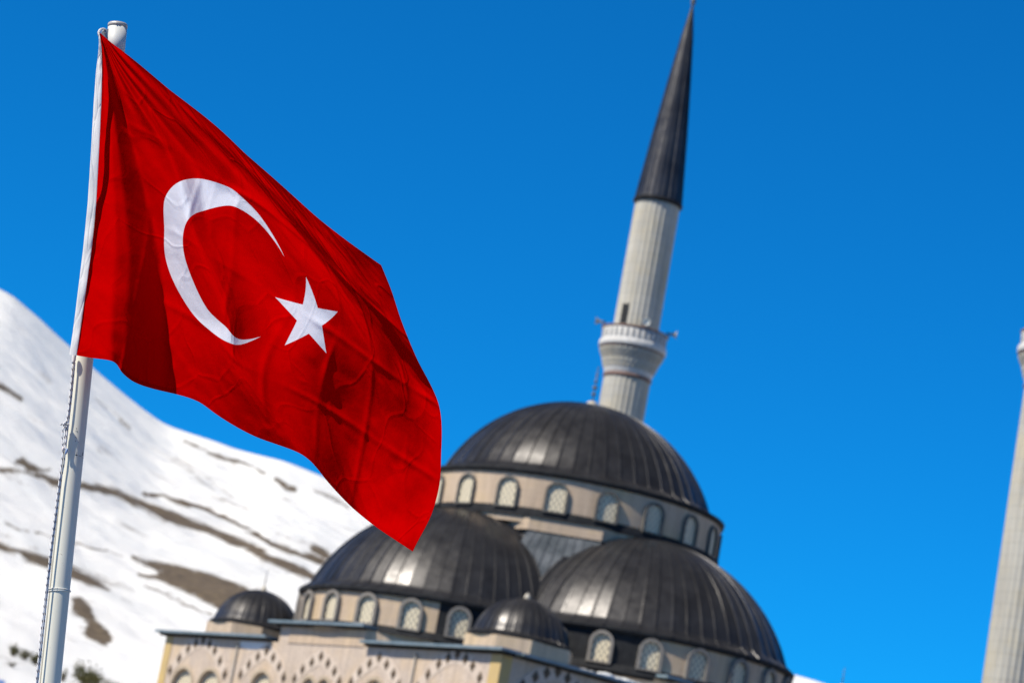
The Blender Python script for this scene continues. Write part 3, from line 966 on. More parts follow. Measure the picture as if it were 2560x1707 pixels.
tag(m1, "tall fluted stone minaret with full dark spire rising behind the main dome", "minaret", "minarets of the mosque")
m2 = copy_tree(m1)
m2.location = uv_world(-14.336, 14.336, -0.98)
tag(m2, "minaret cut off by the right edge of the picture, only its lit side showing", "minaret", "minarets of the mosque")

def loudspeaker(P, yaw, mat, label, scale=1.0, tilt=0.0):
    o = empty("loudspeaker", P, yaw)
    a = MB()
    prof = [(.05, -.28), (.07, -.18), (.08, -.1), (.12, .02), (.20, .13), (.235, .15), (.235, .165), (.19, .14), (.10, .02), (.03, -.02), (.001, -.02)]
    n = 24; vs, fs = [], []
    for r, x in prof:
        for k in range(n):
            q = 2 * math.pi * k / n
            vs.append((x * scale * math.cos(tilt) , r * scale * math.cos(q), r * scale * math.sin(q) + x * scale * math.sin(tilt)))
    for i in range(len(prof) - 1):
        for k in range(n):
            fs.append((i * n + k, i * n + (k + 1) % n, (i + 1) * n + (k + 1) % n, (i + 1) * n + k))
    a.add(vs, fs, None, True)
    a.build("horn", mat, o)
    a = MB(); a.tube([(-.28 * scale, 0, 0), (-.42 * scale, 0, 0)], .075 * scale, 12); a.build("driver", M['dark'], o)
    a = MB(); a.box((-.30 * scale, -.03, -.30), (-.24 * scale, .03, -.05)); a.build("bracket", M['rust'], o)
    tag(o, label, "loudspeaker", "loudspeakers on the minaret balcony")
    return o
mp = np.array(m1.location)
to_cam = math.atan2(-mp[1], -mp[0])
for dang, mat, lab, s, rad in ((R(14), 'horn_white', "white round loudspeaker on the balcony rail facing the viewer", 0.85, 1.82),
                               (R(-88), 'horn', "grey horn loudspeaker sticking out from the left side of the minaret balcony", 0.9, 1.98),
                               (R(90), 'horn', "grey horn loudspeaker sticking out from the right side of the minaret balcony", 0.9, 1.98)):
    an = to_cam + dang
    loudspeaker((mp[0] + rad * math.cos(an), mp[1] + rad * math.sin(an), 34.18), an, M[mat], lab, s)

# ------------------------------------------------------------------ flag
FY = 13.28                      # distance of the hoist
GM = 803.0 * FY / FPX           # the flag's height in metres

ctrl = []   # ((x, y) on the flag in heights, (px, py))
def along(pts, vals, fixed, axis):
    for (p, v) in zip(pts, vals):
        ctrl.append(((v, fixed) if axis == 'x' else (fixed, v), p))
top_pts = [(246, 80), (278, 107), (314, 134), (423, 224), (490, 275), (612, 383), (719, 477), (796, 546), (872, 605), (953, 663)]
top_x = [0, .10, .19, .40, .52, .78, 1.02, 1.19, 1.345, 1.5]
along(top_pts, top_x, 1.0, 'x')
bot_pts = [(191, 888), (240, 896), (281, 903), (293, 912), (304, 930), (332, 953), (400, 976), (500, 1006), (536, 1032), (571, 1055), (643, 1093), (755, 1136), (781, 1157), (816, 1200), (878, 1266), (934, 1312), (1032, 1378)]
bot_x = [0, .07, .13, .16, .19, .24, .345, .49, .545, .60, .71, .875, .925, 1.0, 1.13, 1.245, 1.5]
along(bot_pts, bot_x, 0.0, 'x')
ho = [(253, 130), (254.5, 185), (253, 260), (250, 330), (246, 400), (240, 510), (229, 620), (219, 689), (205, 790)]
along(ho, [1 - (y - 80) / 808.0 for _, y in ho], 0.0, 'y')
fl = [(980, 730), (1000, 792), (1046, 904), (1097, 1011), (1102, 1037), (1103, 1134), (1099.5, 1205), (1076, 1292)]
ln = np.cumsum([0] + [math.dist(p, q) for p, q in zip([(953, 663)] + fl, fl + [(1032, 1378)])])
along(fl, list(1 - ln[1:-1] / ln[-1]), 1.5, 'y')
def on_circle(cx, r, deg): return (cx + r * math.cos(R(deg)), 0.5 + r * math.sin(R(deg)))
for deg, p in ((32.3, (711, 642)), (60, (642, 530)), (90, (575, 470)), (120, (500, 447)), (150, (431, 467)), (165, (410, 505)), (180, (411, 570)), (210, (417, 658)), (240, (460, 752)), (270, (519, 821)), (290, (558, 850)), (310, (598, 862)), (327.7, (652, 841))):
    ctrl.append((on_circle(.5, .25, deg), p))
for deg, p in ((90, (590, 518)), (130, (510, 527)), (180, (457, 592)), (215, (470, 670)), (250, (520, 775)), (275, (566, 818))):
    ctrl.append((on_circle(.5625, .2, deg), p))
SCX = .8208
for deg, p in ((180, (688, 743)), (108, (765, 692)), (36, (844, 779)), (-36, (816, 883)), (-108, (712, 863))):
    ctrl.append(((SCX + .125 * math.cos(R(deg)), .5 + .125 * math.sin(R(deg))), p))

CX = np.array([c[0] for c in ctrl]); CP = np.array([c[1] for c in ctrl], float)
def tps_kernel(d2): return np.where(d2 > 1e-12, d2 * np.log(d2 + 1e-20), 0.0)
n_ = len(CX)
d2 = ((CX[:, None, :] - CX[None, :, :]) ** 2).sum(-1)
K = tps_kernel(d2) + np.eye(n_) * 2e-4
Pm = np.column_stack([np.ones(n_), CX])
Am = np.block([[K, Pm], [Pm.T, np.zeros((3, 3))]])
Wt = np.linalg.solve(Am, np.vstack([CP, np.zeros((3, 2))]))
def flag_px(q):
    q = np.atleast_2d(q)
    d2 = ((q[:, None, :] - CX[None, :, :]) ** 2).sum(-1)
    return tps_kernel(d2) @ Wt[:n_] + np.column_stack([np.ones(len(q)), q]) @ Wt[n_:]

FOLD_A = [0, 3, 7, 11, 17, 20, 21.5, 27, 36, 40, 44, 50, 58, 66, 72, 78, 84, 90]
FOLD_H = [0, -.022, -.052, -.030, .080, .130, .132, .052, -.085, -.148, -.085, -.005, -.055, -.110, -.080, -.108, -.080, -.085]
def flag_depth(q):
    """depth behind the hoist, in flag heights: folds fan out from the top corner of the hoist"""
    x, y = q[:, 0], q[:, 1]
    yy = 1.0 - y
    rho = np.hypot(x, yy)
    phi = np.degrees(np.arctan2(x, yy + 0.03))
    # softly rounded folds: average the piecewise profile over a few degrees
    h = np.zeros(len(q))
    for o_, w_ in ((-2.4, .12), (-1.2, .22), (0, .32), (1.2, .22), (2.4, .12)):
        h += w_ * np.interp(phi + o_ * np.clip((phi - 14) / 20, .35, 1.2), FOLD_A, FOLD_H)
    f = np.minimum(rho, .25 + .78 * rho) * h * 1.0
    f -= 0.225 * rho - 0.085 * np.clip(rho - .75, 0, 9) ** 1.6                                       # lower edge blown towards the viewer
    # a slow roll across the fly end
    f += 0.050 * np.sin((x * 0.80 + yy * 0.75) * 5.2 - 0.42) * np.clip((x - .45) / .5, 0, 1)
    f += 0.012 * np.sin((x * 1.0 - yy * 0.35) * 17.0) * np.clip((x - .2) / .4, 0, 1) * np.clip(yy * 3, .2, 1)
    # gathered at the toggle in the top corner
    f += 0.010 * np.sin(phi * .42) * np.exp(-(rho / .35) ** 2)
    # packing creases of the new cloth
    for k, cx in enumerate(np.arange(.1875, 1.5, .1875)):
        f += -0.0060 * np.exp(-((x - cx) / .011) ** 2) * (0.5 + smooth_noise(x * 100, y * 100, 50 + k, 13.0) * 1.4)
    for cy in (.25, .5, .75):
        f += -0.0065 * np.exp(-((y - cy) / .011) ** 2) * np.clip(x * 3, 0, 1) * (0.6 + smooth_noise(x * 100, y * 100, 60, 11.0) * 1.4)
    # small wrinkles
    f += 0.0085 * smooth_noise(x * 100, y * 100, 70, 9.0) + 0.0045 * smooth_noise(x * 100 + y * 60, y * 100, 71, 3.6)
    return f
def flag_surf(q):
    q = np.atleast_2d(np.asarray(q, float))
    p = flag_px(q); f = flag_depth(q) * GM
    d = FWD[None, :] + ((p[:, 0] - 1280) / FPX)[:, None] * RIGHT[None, :] - ((p[:, 1] - 853.5) / FPX)[:, None] * UP[None, :]
    return EYE[None, :] + d * ((FY + f) / d[:, 1])[:, None]

def crescent_pts():
    a0, a1 = math.degrees(math.asin(.1337 / .25)), None
    out = [on_circle(.5, .25, d) for d in np.linspace(32.33, 327.67, 90)]
    i0 = math.degrees(math.atan2(.1337, .7113 - .5625))
    inn = [on_circle(.5625, .2, d) for d in np.linspace(360 - i0, i0, 80)][1:-1]
    return out + inn
def star_pts():
    out = []
    ri = .125 * math.cos(R(72)) / math.cos(R(36))
    for k in range(10):
        r_ = .125 if k % 2 == 0 else ri
        a = R(180 - 36 * k)
        out.append((SCX + r_ * math.cos(a), .5 + r_ * math.sin(a)))
    dense = []
    for i in range(10):
        p, q = out[i], out[(i + 1) % 10]
        for k in range(6): dense.append((p[0] + (q[0] - p[0]) * k / 6, p[1] + (q[1] - p[1]) * k / 6))
    return dense
cres, star = crescent_pts(), star_pts()
NX, NY = 270, 180
gx, gy = np.meshgrid(np.linspace(0, 1.5, NX + 1), np.linspace(0, 1, NY + 1))
grid = np.column_stack([gx.ravel(), gy.ravel()])
keep = (dist_poly(grid[:, 0], grid[:, 1], cres + cres[:1]) > .0022) & (dist_poly(grid[:, 0], grid[:, 1], star + star[:1]) > .0022)
pts = [Vector(p) for p in grid[keep]]
edges = []
for loop in (cres, star):
    n0 = len(pts); pts += [Vector(p) for p in loop]
    edges += [(n0 + i, n0 + (i + 1) % len(loop)) for i in range(len(loop))]
vv, _, ff, *_ = delaunay_2d_cdt(pts, edges, [], 0, 1e-7)
vv = np.array([(v[0], v[1]) for v in vv]); ff = np.array([f for f in ff if len(f) == 3])
cen = vv[ff].mean(1)
inc = in_poly(cen[:, 0], cen[:, 1], cres); ins = in_poly(cen[:, 0], cen[:, 1], star)
S3 = flag_surf(vv)

def cloth_mat(name, col, col2, trans):
    m, t, b = new_mat(name)
    uv = N(t, "ShaderNodeUVMap")
    n = N(t, "ShaderNodeTexNoise", Scale=3.0, Detail=6.0)
    t.links.new(uv.outputs[0], n.inputs["Vector"])
    c = ramp(t, n.outputs["Fac"], [(0.3, col), (0.7, col2)])
    t.links.new(c, b.inputs["Base Color"])
    b.inputs["Roughness"].default_value = 0.55
    b.inputs["Specular IOR Level"].default_value = 0.0
    b.inputs["Sheen Weight"].default_value = 0.0
    tr = N(t, "ShaderNodeBsdfTranslucent")
    t.links.new(c, tr.inputs[0])
    mx = N(t, "ShaderNodeMixShader")
    mx.inputs[0].default_value = trans
    out = t.nodes["Material Output"]
    # crumpled creases at random angles
    vo = N(t, "ShaderNodeTexVoronoi", feature='DISTANCE_TO_EDGE', Scale=7.0)
    ds = N(t, "ShaderNodeTexNoise", Scale=2.5, Detail=2.0)
    t.links.new(uv.outputs[0], ds.inputs["Vector"])
    mp_ = N(t, "ShaderNodeMixRGB"); mp_.inputs[0].default_value = .35
    t.links.new(uv.outputs[0], mp_.inputs[1]); t.links.new(ds.outputs["Color"], mp_.inputs[2])
    t.links.new(mp_.outputs[0], vo.inputs["Vector"])
    rg = ramp(t, vo.outputs["Distance"], [(0.0, (1, 1, 1)), (0.05, (0, 0, 0))])
    n5 = N(t, "ShaderNodeTexNoise", Scale=5.0, Detail=5.0, Roughness=.6)
    t.links.new(uv.outputs[0], n5.inputs["Vector"])
    sm = N(t, "ShaderNodeMath", operation='MULTIPLY')
    t.links.new(rg, sm.inputs[0]); t.links.new(n5.outputs["Fac"], sm.inputs[1])
    hm = N(t, "ShaderNodeMath", operation='MULTIPLY_ADD'); hm.inputs[1].default_value = .35
    t.links.new(sm.outputs[0], hm.inputs[0]); t.links.new(n5.outputs["Fac"], hm.inputs[2])
    bp = N(t, "ShaderNodeBump", Strength=0.75, Distance=0.012)
    t.links.new(hm.outputs[0], bp.inputs["Height"])
    t.links.new(bp.outputs[0], b.inputs["Normal"]); t.links.new(bp.outputs[0], tr.inputs["Normal"])
    t.links.new(b.outputs[0], mx.inputs[1]); t.links.new(tr.outputs[0], mx.inputs[2])
    t.links.new(mx.outputs[0], out.inputs["Surface"])
    return m
M['red'] = cloth_mat("red_cloth", (0.51, 0.0, 0.0004), (0.59, 0.0, 0.0006), .27)
M['skylit_white'] = cloth_mat("skylit_white", (0.80, 0.82, 0.94), (0.83, 0.85, 0.97), .30)  # blue of the skylight put into the white of crescent and star
M['sleeve'] = cloth_mat('sleeve_cloth', (0.84, 0.84, 0.87), (0.88, 0.88, 0.90), .20)
def sub(name, sel, mat, parent=None):
    fsel = ff[sel]
    used, inv = np.unique(fsel.ravel(), return_inverse=True)
    return mesh_obj(name, S3[used], inv.reshape(-1, 3), mat, parent, True, [tuple(u) for u in vv[used]])
flag = sub("flag", ~(inc | ins), M['red'])
tag(flag, "red cloth flag with white crescent and star blowing from the pole", "flag")
sub("crescent", inc, M['skylit_white'], flag)
sub("star", ins, M['skylit_white'], flag)
# white hoist sleeve: a flattened double layer down the hoist
sl_l = [(245.5, 80), (246, 88), (247.5, 108), (245.5, 135), (240, 179), (234, 260), (228, 370), (219, 510), (208, 620), (197, 710), (186, 800), (173.5, 887)]
sl_r = [(248, 81), (250, 91), (254, 122), (254.5, 150), (255, 185), (253.5, 262), (248, 372), (240.5, 511), (229.5, 621), (217, 711), (204.5, 801), (191.5, 888.5)]
vs, fs = [], []
nn = 80
sy = np.linspace(0, 1, len(sl_l)); ti = np.linspace(0, 1, nn)
Ls = np.column_stack([np.interp(ti, sy, [p[k] for p in sl_l]) for k in (0, 1)]); Rs = np.column_stack([np.interp(ti, sy, [p[k] for p in sl_r]) for k in (0, 1)])
rs_ = np.random.RandomState(4)
m_ = 14
for i in range(nn):
    for k in range(m_):
        a = 2 * math.pi * k / m_
        u = .5 - .5 * math.cos(a)
        p = Ls[i] * (1 - u) + Rs[i] * u
        wd = abs(Rs[i][0] - Ls[i][0]) / FPX * FY
        dep = -.0 - .09 * wd * math.sin(a) + .0016 * math.sin(i * .9 + 3 * u) * math.sin(i * .31) * (1 if math.sin(a) > 0 else .3)
        vs.append(on_y(p[0], p[1], FY + flag_depth(np.array([[0.0, 1 - ti[i]]]))[0] * GM + dep - .004))
for i in range(nn - 1):
    for k in range(m_):
        fs.append((i * m_ + k, i * m_ + (k + 1) % m_, (i + 1) * m_ + (k + 1) % m_, (i + 1) * m_ + k))
mesh_obj("hoist_sleeve", vs, fs, M['sleeve'], flag, True, [(0.02 * (i % m_), (i // m_) / nn) for i in range(len(vs))])
mb = MB()
mb.tube([on_y(x, y, FY + d_) for x, y, d_ in ((268, 78, .075), (265, 75.5, .07), (261.5, 73.6, .06), (257, 72.8, .045), (252.5, 74, .03), (249, 77, .012), (247, 82, .002), (247, 90, -.002))], [.004, .0045, .005, .0055, .006, .0065, .0065, .005], 10)
mb.build('hoist_loop', M['sleeve'], flag)
# stitched hem along the lower and fly edges
M['hem'] = cloth_mat("red_hem", (0.49, 0.0, 0.0004), (0.55, 0.0, 0.0006), .27)
hq = []
for x in np.linspace(0, 1.5, 260): hq.append(((x, 0.0), (x, .014)))
hv = flag_surf([p for pr_ in hq for p in pr_]); hv[:, 1] -= .0016
hf = [(2 * i, 2 * i + 2, 2 * i + 3, 2 * i + 1) for i in range(len(hq) - 1)]
hq2 = [((1.5, y), (1.486, y)) for y in np.linspace(0.0, 1, 180)]
hv2 = flag_surf([p for pr_ in hq2 for p in pr_]); hv2[:, 1] -= .0019
hf += [(len(hv) + 2 * i, len(hv) + 2 * i + 1, len(hv) + 2 * i + 3, len(hv) + 2 * i + 2) for i in range(len(hq2) - 1)]
mesh_obj("hem", np.vstack([hv, hv2]), hf, M['hem'], flag, True, [tuple(p) for pr_ in hq + hq2 for p in pr_])

# ------------------------------------------------------------------ flagpole
PYD = FY + 0.085
m, t, b = new_mat("pole_paint")
co = N(t, "ShaderNodeTexCoord")
n = N(t, "ShaderNodeTexNoise", Scale=3.0, Detail=6.0); t.links.new(co.outputs["Object"], n.inputs["Vector"])
c = ramp(t, n.outputs["Fac"], [(0.3, (0.78, 0.775, 0.68)), (0.7, (0.83, 0.825, 0.73))])
ns = N(t, "ShaderNodeTexNoise", Scale=55.0, Detail=4.0); t.links.new(co.outputs["Object"], ns.inputs["Vector"])
sp_f = ramp(t, ns.outputs["Fac"], [(0.70, (1, 1, 1)), (0.76, (.72, .71, .68))])
mu = N(t, "ShaderNodeMixRGB", blend_type='MULTIPLY'); mu.inputs[0].default_value = 1.0
t.links.new(c, mu.inputs[1]); t.links.new(sp_f, mu.inputs[2]); t.links.new(mu.outputs[0], b.inputs["Base Color"])
b.inputs["Roughness"].default_value = 0.6
b.inputs["Specular IOR Level"].default_value = 0.3
M['pole'] = m
M['pole_top'] = noisy("pole_top_paint", (0.58, 0.59, 0.59), (0.65, 0.66, 0.65), 6.0, 0.55)
M['steel'] = noisy("grey_steel", (0.20, 0.22, 0.24), (0.30, 0.32, 0.34), 20.0, 0.4, 0.4)
M['groove'] = noisy("track_shadow_gap", (0.10, 0.10, 0.09), (0.16, 0.16, 0.14), 10.0, 0.8)
M['tape'] = noisy("black_tape", (0.02, 0.02, 0.022), (0.06, 0.06, 0.065), 90.0, 0.6)
M['cap'] = noisy("pole_cap_metal", (0.48, 0.44, 0.42), (0.56, 0.53, 0.50), 8.0, 0.45, 0.2)

Ptop = on_y(294.5, 64, PYD); Pbot = on_y(124.5, 1707, PYD)
axis = (Ptop - Pbot) / np.linalg.norm(Ptop - Pbot)
Pbase = Pbot - axis * (Pbot[2] / axis[2])
HT = np.linalg.norm(Ptop - Pbase)
pole = empty("flagpole", tuple(Pbase))
tag(pole, "pale painted round metal flagpole leaning left, with capped top", "flagpole")
def pole_pt(h, ang=0.0, rad=None):
    """point on the pole at height h along it; ang 0 faces the viewer, negative is left"""
    ex = np.cross(axis, np.array([0, 1.0, 0])); ex /= np.linalg.norm(ex)
    ex = ex if ex[0] > 0 else -ex
    ey = np.cross(axis, ex); ey = ey if ey[1] < 0 else -ey
    r_ = pole_r(h) if rad is None else rad
    return axis * h + ex * r_ * math.sin(ang) + ey * r_ * math.cos(ang)
def pole_r(h): return 0.0520 + (0.0462 - 0.0520) * (h / HT) ** 1.0
def h_at(py): # height along the pole for a photo row
    lo, hi = 0.0, HT + .5
    for _ in range(50):
        mid = (lo + hi) / 2
        if project((Pbase + axis * mid)[None, :])[1][0] > py: lo = mid
        else: hi = mid
    return lo
mb = MB(); mb.tube([axis * h for h in np.linspace(-.2, h_at(150), 30)], [pole_r(h) for h in np.linspace(-.2, h_at(150), 30)], 48); mb.build("shaft", M['pole'], pole)
mb = MB(); mb.tube([axis * (h_at(150) + 1e-4), axis * (HT - .01)], [pole_r(HT) + .0004] * 2, 48); mb.build("head", M['pole_top'], pole)
# sail track, left front: shade of its two grooves painted as flat dark strips
for da in (-62, -53):
    mb = MB()
    hs = np.linspace(0, h_at(905), 50)
    A0 = [pole_pt(h, R(da), pole_r(h) + .0008) for h in hs]; A1 = [pole_pt(h, R(da + 3.2), pole_r(h) + .0008) for h in hs]
    mb.add(A0 + A1, [(i, len(hs) + i, len(hs) + i + 1, i + 1) for i in range(len(hs) - 1)])
    mb.build("track_groove_shade", M['groove'], pole)
mb = MB()
r_ = pole_r(HT)
mb.tube([axis * (HT - .012), axis * (HT + .004), axis * (HT + .0045)], [r_ + .0018, r_ + .0022, r_ + .0015], 48)
mb.tube([axis * (HT + .004), axis * (HT + .008), axis * (HT + .021)], [r_ + .002, r_ - .002, .004], 48, False)
cap = mb.build("cap", M['cap'], pole)
for an in (-3, 62):
    mb = MB(); p = pole_pt(HT - .006, R(an), r_ + .001); q = pole_pt(HT - .006, R(an), r_ + .005)
    mb.tube([p, q], .0030, 10); mb.build("screw", M['cap'], cap)
# pulley bracket
def ppx(x, y, dep): return on_y(x, y, dep) - Pbase
br = MB()
plate = [(266, 76), (274, 70.5), (278, 71), (278.5, 74), (276.5, 103.5), (269, 100), (263, 94), (256.5, 91), (254.5, 84), (257, 78), (262, 76)]
for dep in (FY + .060, FY + .092):
    n = len(plate)
    br.add([ppx(x, y, dep) for x, y in plate] + [ppx(x, y, dep + .004) for x, y in plate],
           [tuple(range(n)), tuple(range(2 * n - 1, n - 1, -1))] + [(i, n + i, n + (i + 1) % n, (i + 1) % n) for i in range(n)])
pb = br.build("pulley_bracket", M['steel'], pole)
wh = MB()
cw = np.array(ppx(262.5, 84.5, FY + .066)); 
wh.tube([cw, cw + (0, .007, 0), cw + (0, .0072, 0), cw + (0, .016, 0), cw + (0, .0162, 0), cw + (0, .023, 0)], [.0205, .0205, .017, .017, .0205, .0205], 28)
wh.build("pulley_wheel", noisy("wheel_blue_grey", (.10, .14, .20), (.16, .20, .26), 8, .4), pb)
wh = MB(); wh.tube([cw + (0, -.012, 0), cw + (0, .03, 0)], .004, 12); wh.build("axle", M['cap'], pb)
mb = MB(); mb.tube([ppx(277.6, 73, FY + .056), ppx(277.6, 88, FY + .056), ppx(276.3, 103, FY + .056)], .0028, 6); mb.build("bracket_lip", M['groove'], pb)
# remains of old tape on the pole
rnd = random.Random(9)
def pole_ang(px_, py_):
    h = h_at(py_); best = 0
    for a in np.linspace(-80, 80, 161):
        x = project((Pbase + pole_pt(h, R(a)))[None, :])[0][0]
        if abs(x - px_) < abs(project((Pbase + pole_pt(h, R(best)))[None, :])[0][0] - px_): best = a
    return h, best
def smudge(spots):
    mb = MB()
    for x, y, w_, h_ in spots:
        h, a = pole_ang(x, y)
        da = w_ / FPX * FY / pole_r(h); dh = h_ / FPX * FY
        n = 9; vs = []
        for k in range(n):
            q = 2 * math.pi * k / n; j = rnd.uniform(.6, 1.15)
            vs.append(pole_pt(h + dh * j * math.sin(q) * .5, R(a) + da * j * math.cos(q) * .5, pole_r(h) + .0009))
        mb.add(vs, [tuple(range(n))])
    return mb
smudge([(191, 1140, 7, 4.5), (206, 1137, 6, 4), (206.5, 1133, 2.5, 8), (200, 1140.5, 12, 1.3), (208, 1143, 10, 1.4), (192, 1135, 2, 4)]).build("tape_remnant", M['tape'], pole)
smudge([(191, 1075, 1.5, 4), (193, 1082, 5, 2), (189.5, 1081, 3, 1.2), (190, 1096, 3, 2), (191.5, 1099, 1.6, 3), (189, 1106, 4, 1.4), (196, 1108, 2, 1.4)]).build("tape_remnant", M['tape'], pole)

# ------------------------------------------------------------------ halyard
m, t, b = new_mat("flecked_rope")
uv = N(t, "ShaderNodeUVMap"); sp = N(t, "ShaderNodeSeparateXYZ"); t.links.new(uv.outputs[0], sp.inputs[0])
k = N(t, "ShaderNodeMath", operation='MULTIPLY_ADD'); k.inputs[1].default_value = 30.0
t.links.new(sp.outputs[1], k.inputs[0]); t.links.new(sp.outputs[0], k.inputs[2])
f = N(t, "ShaderNodeMath", operation='FRACT'); t.links.new(k.outputs[0], f.inputs[0])
l = N(t, "ShaderNodeMath", operation='LESS_THAN'); l.inputs[1].default_value = .26; t.links.new(f.outputs[0], l.inputs[0])
mx = N(t, "ShaderNodeMixRGB"); mx.inputs[1].default_value = (.88, .88, .90, 1); mx.inputs[2].default_value = (.09, .095, .13, 1)
t.links.new(l.outputs[0], mx.inputs[0]); t.links.new(mx.outputs[0], b.inputs["Base Color"]); b.inputs["Roughness"].default_value = .75
M['rope'] = m
def rope_pts(L, dep=0.0, n=120):
    """points measured down the pole; follows them with a slight sway"""
    ys = np.linspace(L[0][1], L[-1][1], n)
    xs = np.interp(ys, [p[1] for p in L], [p[0] for p in L])
    return [on_y(x, y, FY + .02 + dep) for x, y in zip(xs, ys)]
strandA = [(182, 908), (178, 960), (171, 1030), (166, 1055), (157, 1075), (155.5, 1100), (158, 1125), (154, 1160), (149, 1195), (144, 1235), (134, 1315), (124, 1395), (115, 1475), (104, 1570), (97, 1640), (90, 1707), (84, 1770)]
strandB = [(187, 906), (184, 940), (178, 1000), (171.5, 1055), (167.5, 1090), (164, 1120), (160, 1160), (152, 1200), (148, 1235), (138.5, 1310), (127, 1400), (118.5, 1480), (109, 1570), (101.5, 1640), (94, 1707), (88, 1770)]
# below the picture both strands run down beside the pole to the ground
def to_ground(L, dx):
    p = on_y(*L[-1], FY + .02)
    f_ = p[2] / axis[2]
    return [p - axis * f_ * q for q in np.linspace(.02, .97, 40)]
mb = MB()
mb.tube(rope_pts(strandA) + to_ground(strandA, 0), .0037, 8)
mb.tube(rope_pts(strandB, .006) + to_ground(strandB, 0), .0037, 8)
mb.tube(rope_pts([(166, 1060), (163, 1080), (160.5, 1105), (161, 1125)], -.006, 24), .0037, 8)
mb.tube(rope_pts([(170, 1058), (167, 1085), (163, 1112), (165, 1124)], -.008, 24), .0036, 8)
rope = mb.build("halyard", M['rope'])
tag(rope, "white rope with dark flecks running down beside the flagpole from the flag", "rope")
mb = MB()
cn = on_y(165, 1062, FY + .012)
for q in range(3):
    ph = q * 2.1
    mb.tube([cn + np.array([.011 * math.cos(a + ph), .008 * math.sin(2 * a + ph), .012 * math.sin(a + ph) + .002 * q]) for a in np.linspace(0, 5.6, 22)], .0035, 8)
mb.tube([cn, cn + (-.010, -.006, .003), cn + (-.017, -.008, .0), cn + (-.024, -.008, -.006)], .0033, 8)
mb.tube([cn + (0, -.006, 0), cn + (-.004, -.01, .014), cn + (.002, -.01, .020)], .0033, 8)
mb.build("knot", M['rope'], rope)
M['clip'] = noisy("blue_plastic", (.16, .28, .55), (.45, .55, .75), 60.0, .35)
cl = on_y(166, 1128, FY + .008)
mb = MB(); mb.sphere(cl, .008, 12, 8, (.75, .75, 1.9)); mb.build("clip", M['clip'], rope)
M['peg'] = noisy("pale_pink_plastic", (.75, .62, .60), (.85, .75, .72), 30.0, .4)
cl = on_y(157.5, 1122, FY + .008)
mb = MB(); mb.sphere(cl, .0055, 10, 8, (.9, .8, 1.9)); mb.build("toggle", M['peg'], rope)
# white tape binding where the rope enters the sleeve
mb = MB(); mb.tube(rope_pts([(186, 884), (184.5, 900), (182.5, 909)], .0, 6), [.0085, .0105, .0098, .0095, .0085, .006], 12)
mb.build("binding", noisy("binding_tape", (.74, .72, .74), (.84, .82, .84), 40.0, .6), rope)

mb = MB()
for dh, wob in ((0, 0.0), (.006, 1.3)):
    cpts = []
    for k in range(49):
        a = 2 * math.pi * k / 48
        h = h_at(1478) + dh + .004 * math.sin(a + wob)
        cpts.append(pole_pt(h, a, pole_r(h) + .0028) + Pbase)
    mb.tube(cpts, .0022, 6)
cord = mb.build("cord", noisy("white_cord", (.72, .73, .72), (.82, .83, .82), 60.0, .7))
tag(cord, "thin white cord tied around the flagpole near the bottom of the picture", "cord")

# ------------------------------------------------------------------ shrubs and the hut at the lower left
def slope_point(px_, py_):
    d = ray(px_, py_)
    a = math.degrees(math.atan2(d[0], d[1])); e = d[2] / math.hypot(d[0], d[1])
    T_ = np.linspace(0.002, 1.0, 3000)
    x, y, z = terrain_z(np.full(3000, a), T_)
    rr = np.hypot(x, y)
    i = int(np.argmax((z - 1.6) / rr >= e))
    return np.array([x[i], y[i], z[i]])
m, t, b = new_mat("shrub_leaf")
oi = N(t, "ShaderNodeNewGeometry")
rn = ramp(t, oi.outputs["Random Per Island"], [(0.0, (0.045, 0.05, 0.012)), (0.5, (0.085, 0.08, 0.018)), (1.0, (0.14, 0.12, 0.03))])
t.links.new(rn, b.inputs["Base Color"]); b.inputs["Roughness"].default_value = .7
M['leaf'] = m
M['twig'] = noisy("twig_bark", (.07, .055, .04), (.12, .095, .07), 10.0, .9)
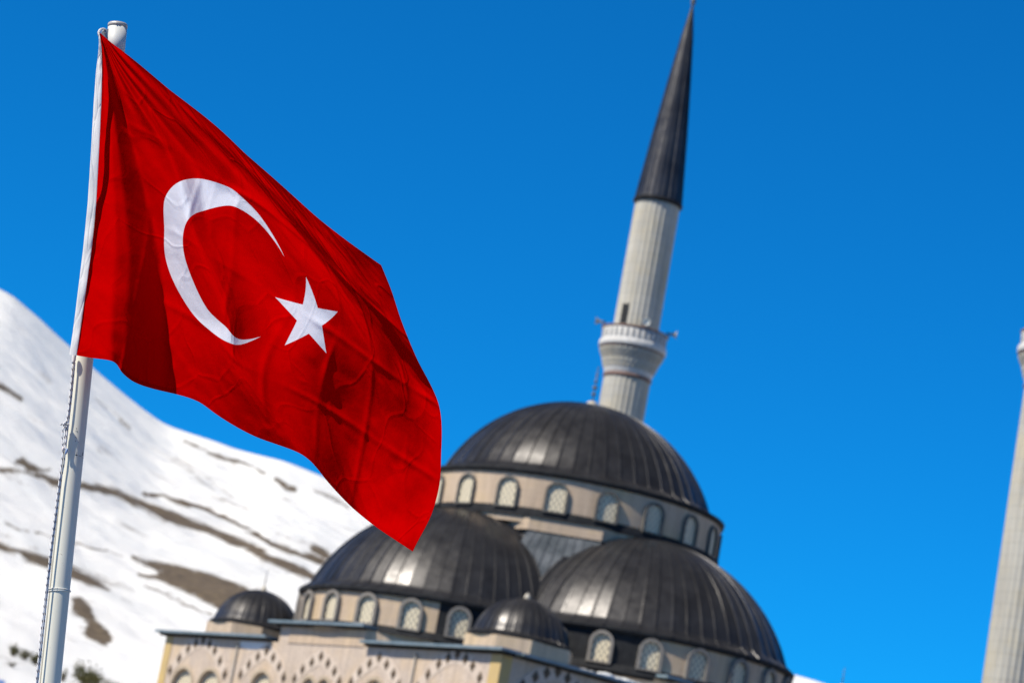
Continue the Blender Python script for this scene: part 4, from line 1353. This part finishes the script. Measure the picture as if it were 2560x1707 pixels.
def shrub(px_, py_, w_px, h_px, seed, label, leaves=420):
    base = slope_point(px_, py_)
    s = np.linalg.norm(base) / FPX
    w_, h_ = w_px * s, h_px * s
    rnd = random.Random(seed)
    o = empty("shrub", tuple(base))
    mb, st = MB(), MB()
    nst = 9
    tips = []
    for k in range(nst):
        q = (k + .5) / nst
        tip = np.array([(q - .5) * w_ * rnd.uniform(.8, 1.05), rnd.uniform(-.3, .3) * w_ * .5, h_ * rnd.uniform(.55, 1.0)])
        st.tube([np.array([tip[0] * .3, tip[1] * .3, -.3]), tip * .55 + np.array([0, 0, .05 * h_]), tip], [.05, .035, .012], 5)
        tips.append(tip)
    for k in range(leaves):
        tip = rnd.choice(tips)
        c = tip * rnd.uniform(.45, 1.05) + np.array([rnd.gauss(0, .10 * w_), rnd.gauss(0, .10 * w_), rnd.gauss(0, .12 * h_)])
        c[2] = max(c[2], .02)
        L = rnd.uniform(.10, .20) * min(w_, h_) * .5
        a = rnd.uniform(0, 6.28); e = rnd.uniform(-.2, 1.2)
        d = np.array([math.cos(a) * math.cos(e), math.sin(a) * math.cos(e), math.sin(e)])
        n_ = np.cross(d, (rnd.random(), rnd.random(), rnd.random())); n_ /= np.linalg.norm(n_) + 1e-9
        mb.add([c - d * L, c + n_ * L * .4, c + d * L, c - n_ * L * .4], [(0, 1, 2, 3)])
    mb.build("foliage", M['leaf'], o); st.build("stem", M['twig'], o)
    tag(o, label, "shrub", "shrubs on the snowy slope")
shrub(32, 1640, 32, 30, 1, "small olive shrub left of the flagpole, leftmost of a row of three", 600)
shrub(60, 1648, 34, 26, 2, "olive shrub between two others left of the flagpole", 600)
shrub(87, 1661, 36, 30, 3, "dark olive shrub right behind the halyard at the lower left", 700)
shrub(28, 1666, 28, 12, 4, "low yellowish tuft below the row of shrubs left of the flagpole", 240)
shrub(212, 1724, 80, 56, 5, "large olive shrub at the bottom edge just right of the flagpole", 1100)
shrub(272, 1730, 60, 30, 6, "dark shrub at the bottom edge midway between flagpole and mosque", 600)
shrub(156, 1702, 26, 34, 7, "sparse grey green shrub touching the right side of the flagpole", 140)
hb = slope_point(-32, 1726)
M['blue_roof'] = noisy("blue_sheet_roof", (.10, .20, .48), (.14, .25, .55), 4.0, .5)
M['hut_wall'] = noisy("hut_boards", (.30, .27, .24), (.40, .36, .32), 3.0, .8)
hut = empty("hut", tuple(hb), R(20))
mb = MB(); mb.box((-1.5, -1.2, -.6), (1.1, 1.2, .5)); mb.build("wall", M['hut_wall'], hut)
mb = MB(); mb.add([(-1.7, -1.4, .45), (1.3, -1.4, .45), (1.3, 0, 1.15), (-1.7, 0, 1.15), (-1.7, 1.4, .45), (1.3, 1.4, .45),
                   (-1.7, -1.4, .40), (1.3, -1.4, .40), (1.3, 0, 1.10), (-1.7, 0, 1.10), (-1.7, 1.4, .40), (1.3, 1.4, .40)],
                  [(0, 1, 2, 3), (3, 2, 5, 4), (7, 6, 9, 8), (8, 9, 10, 11), (0, 6, 7, 1), (4, 5, 11, 10), (1, 7, 8, 2), (2, 8, 11, 5), (0, 3, 9, 6), (3, 4, 10, 9)])
mb.build("roof", M['blue_roof'], hut)
tag(hut, "small hut with bright blue roof cut off by the lower left corner", "hut")
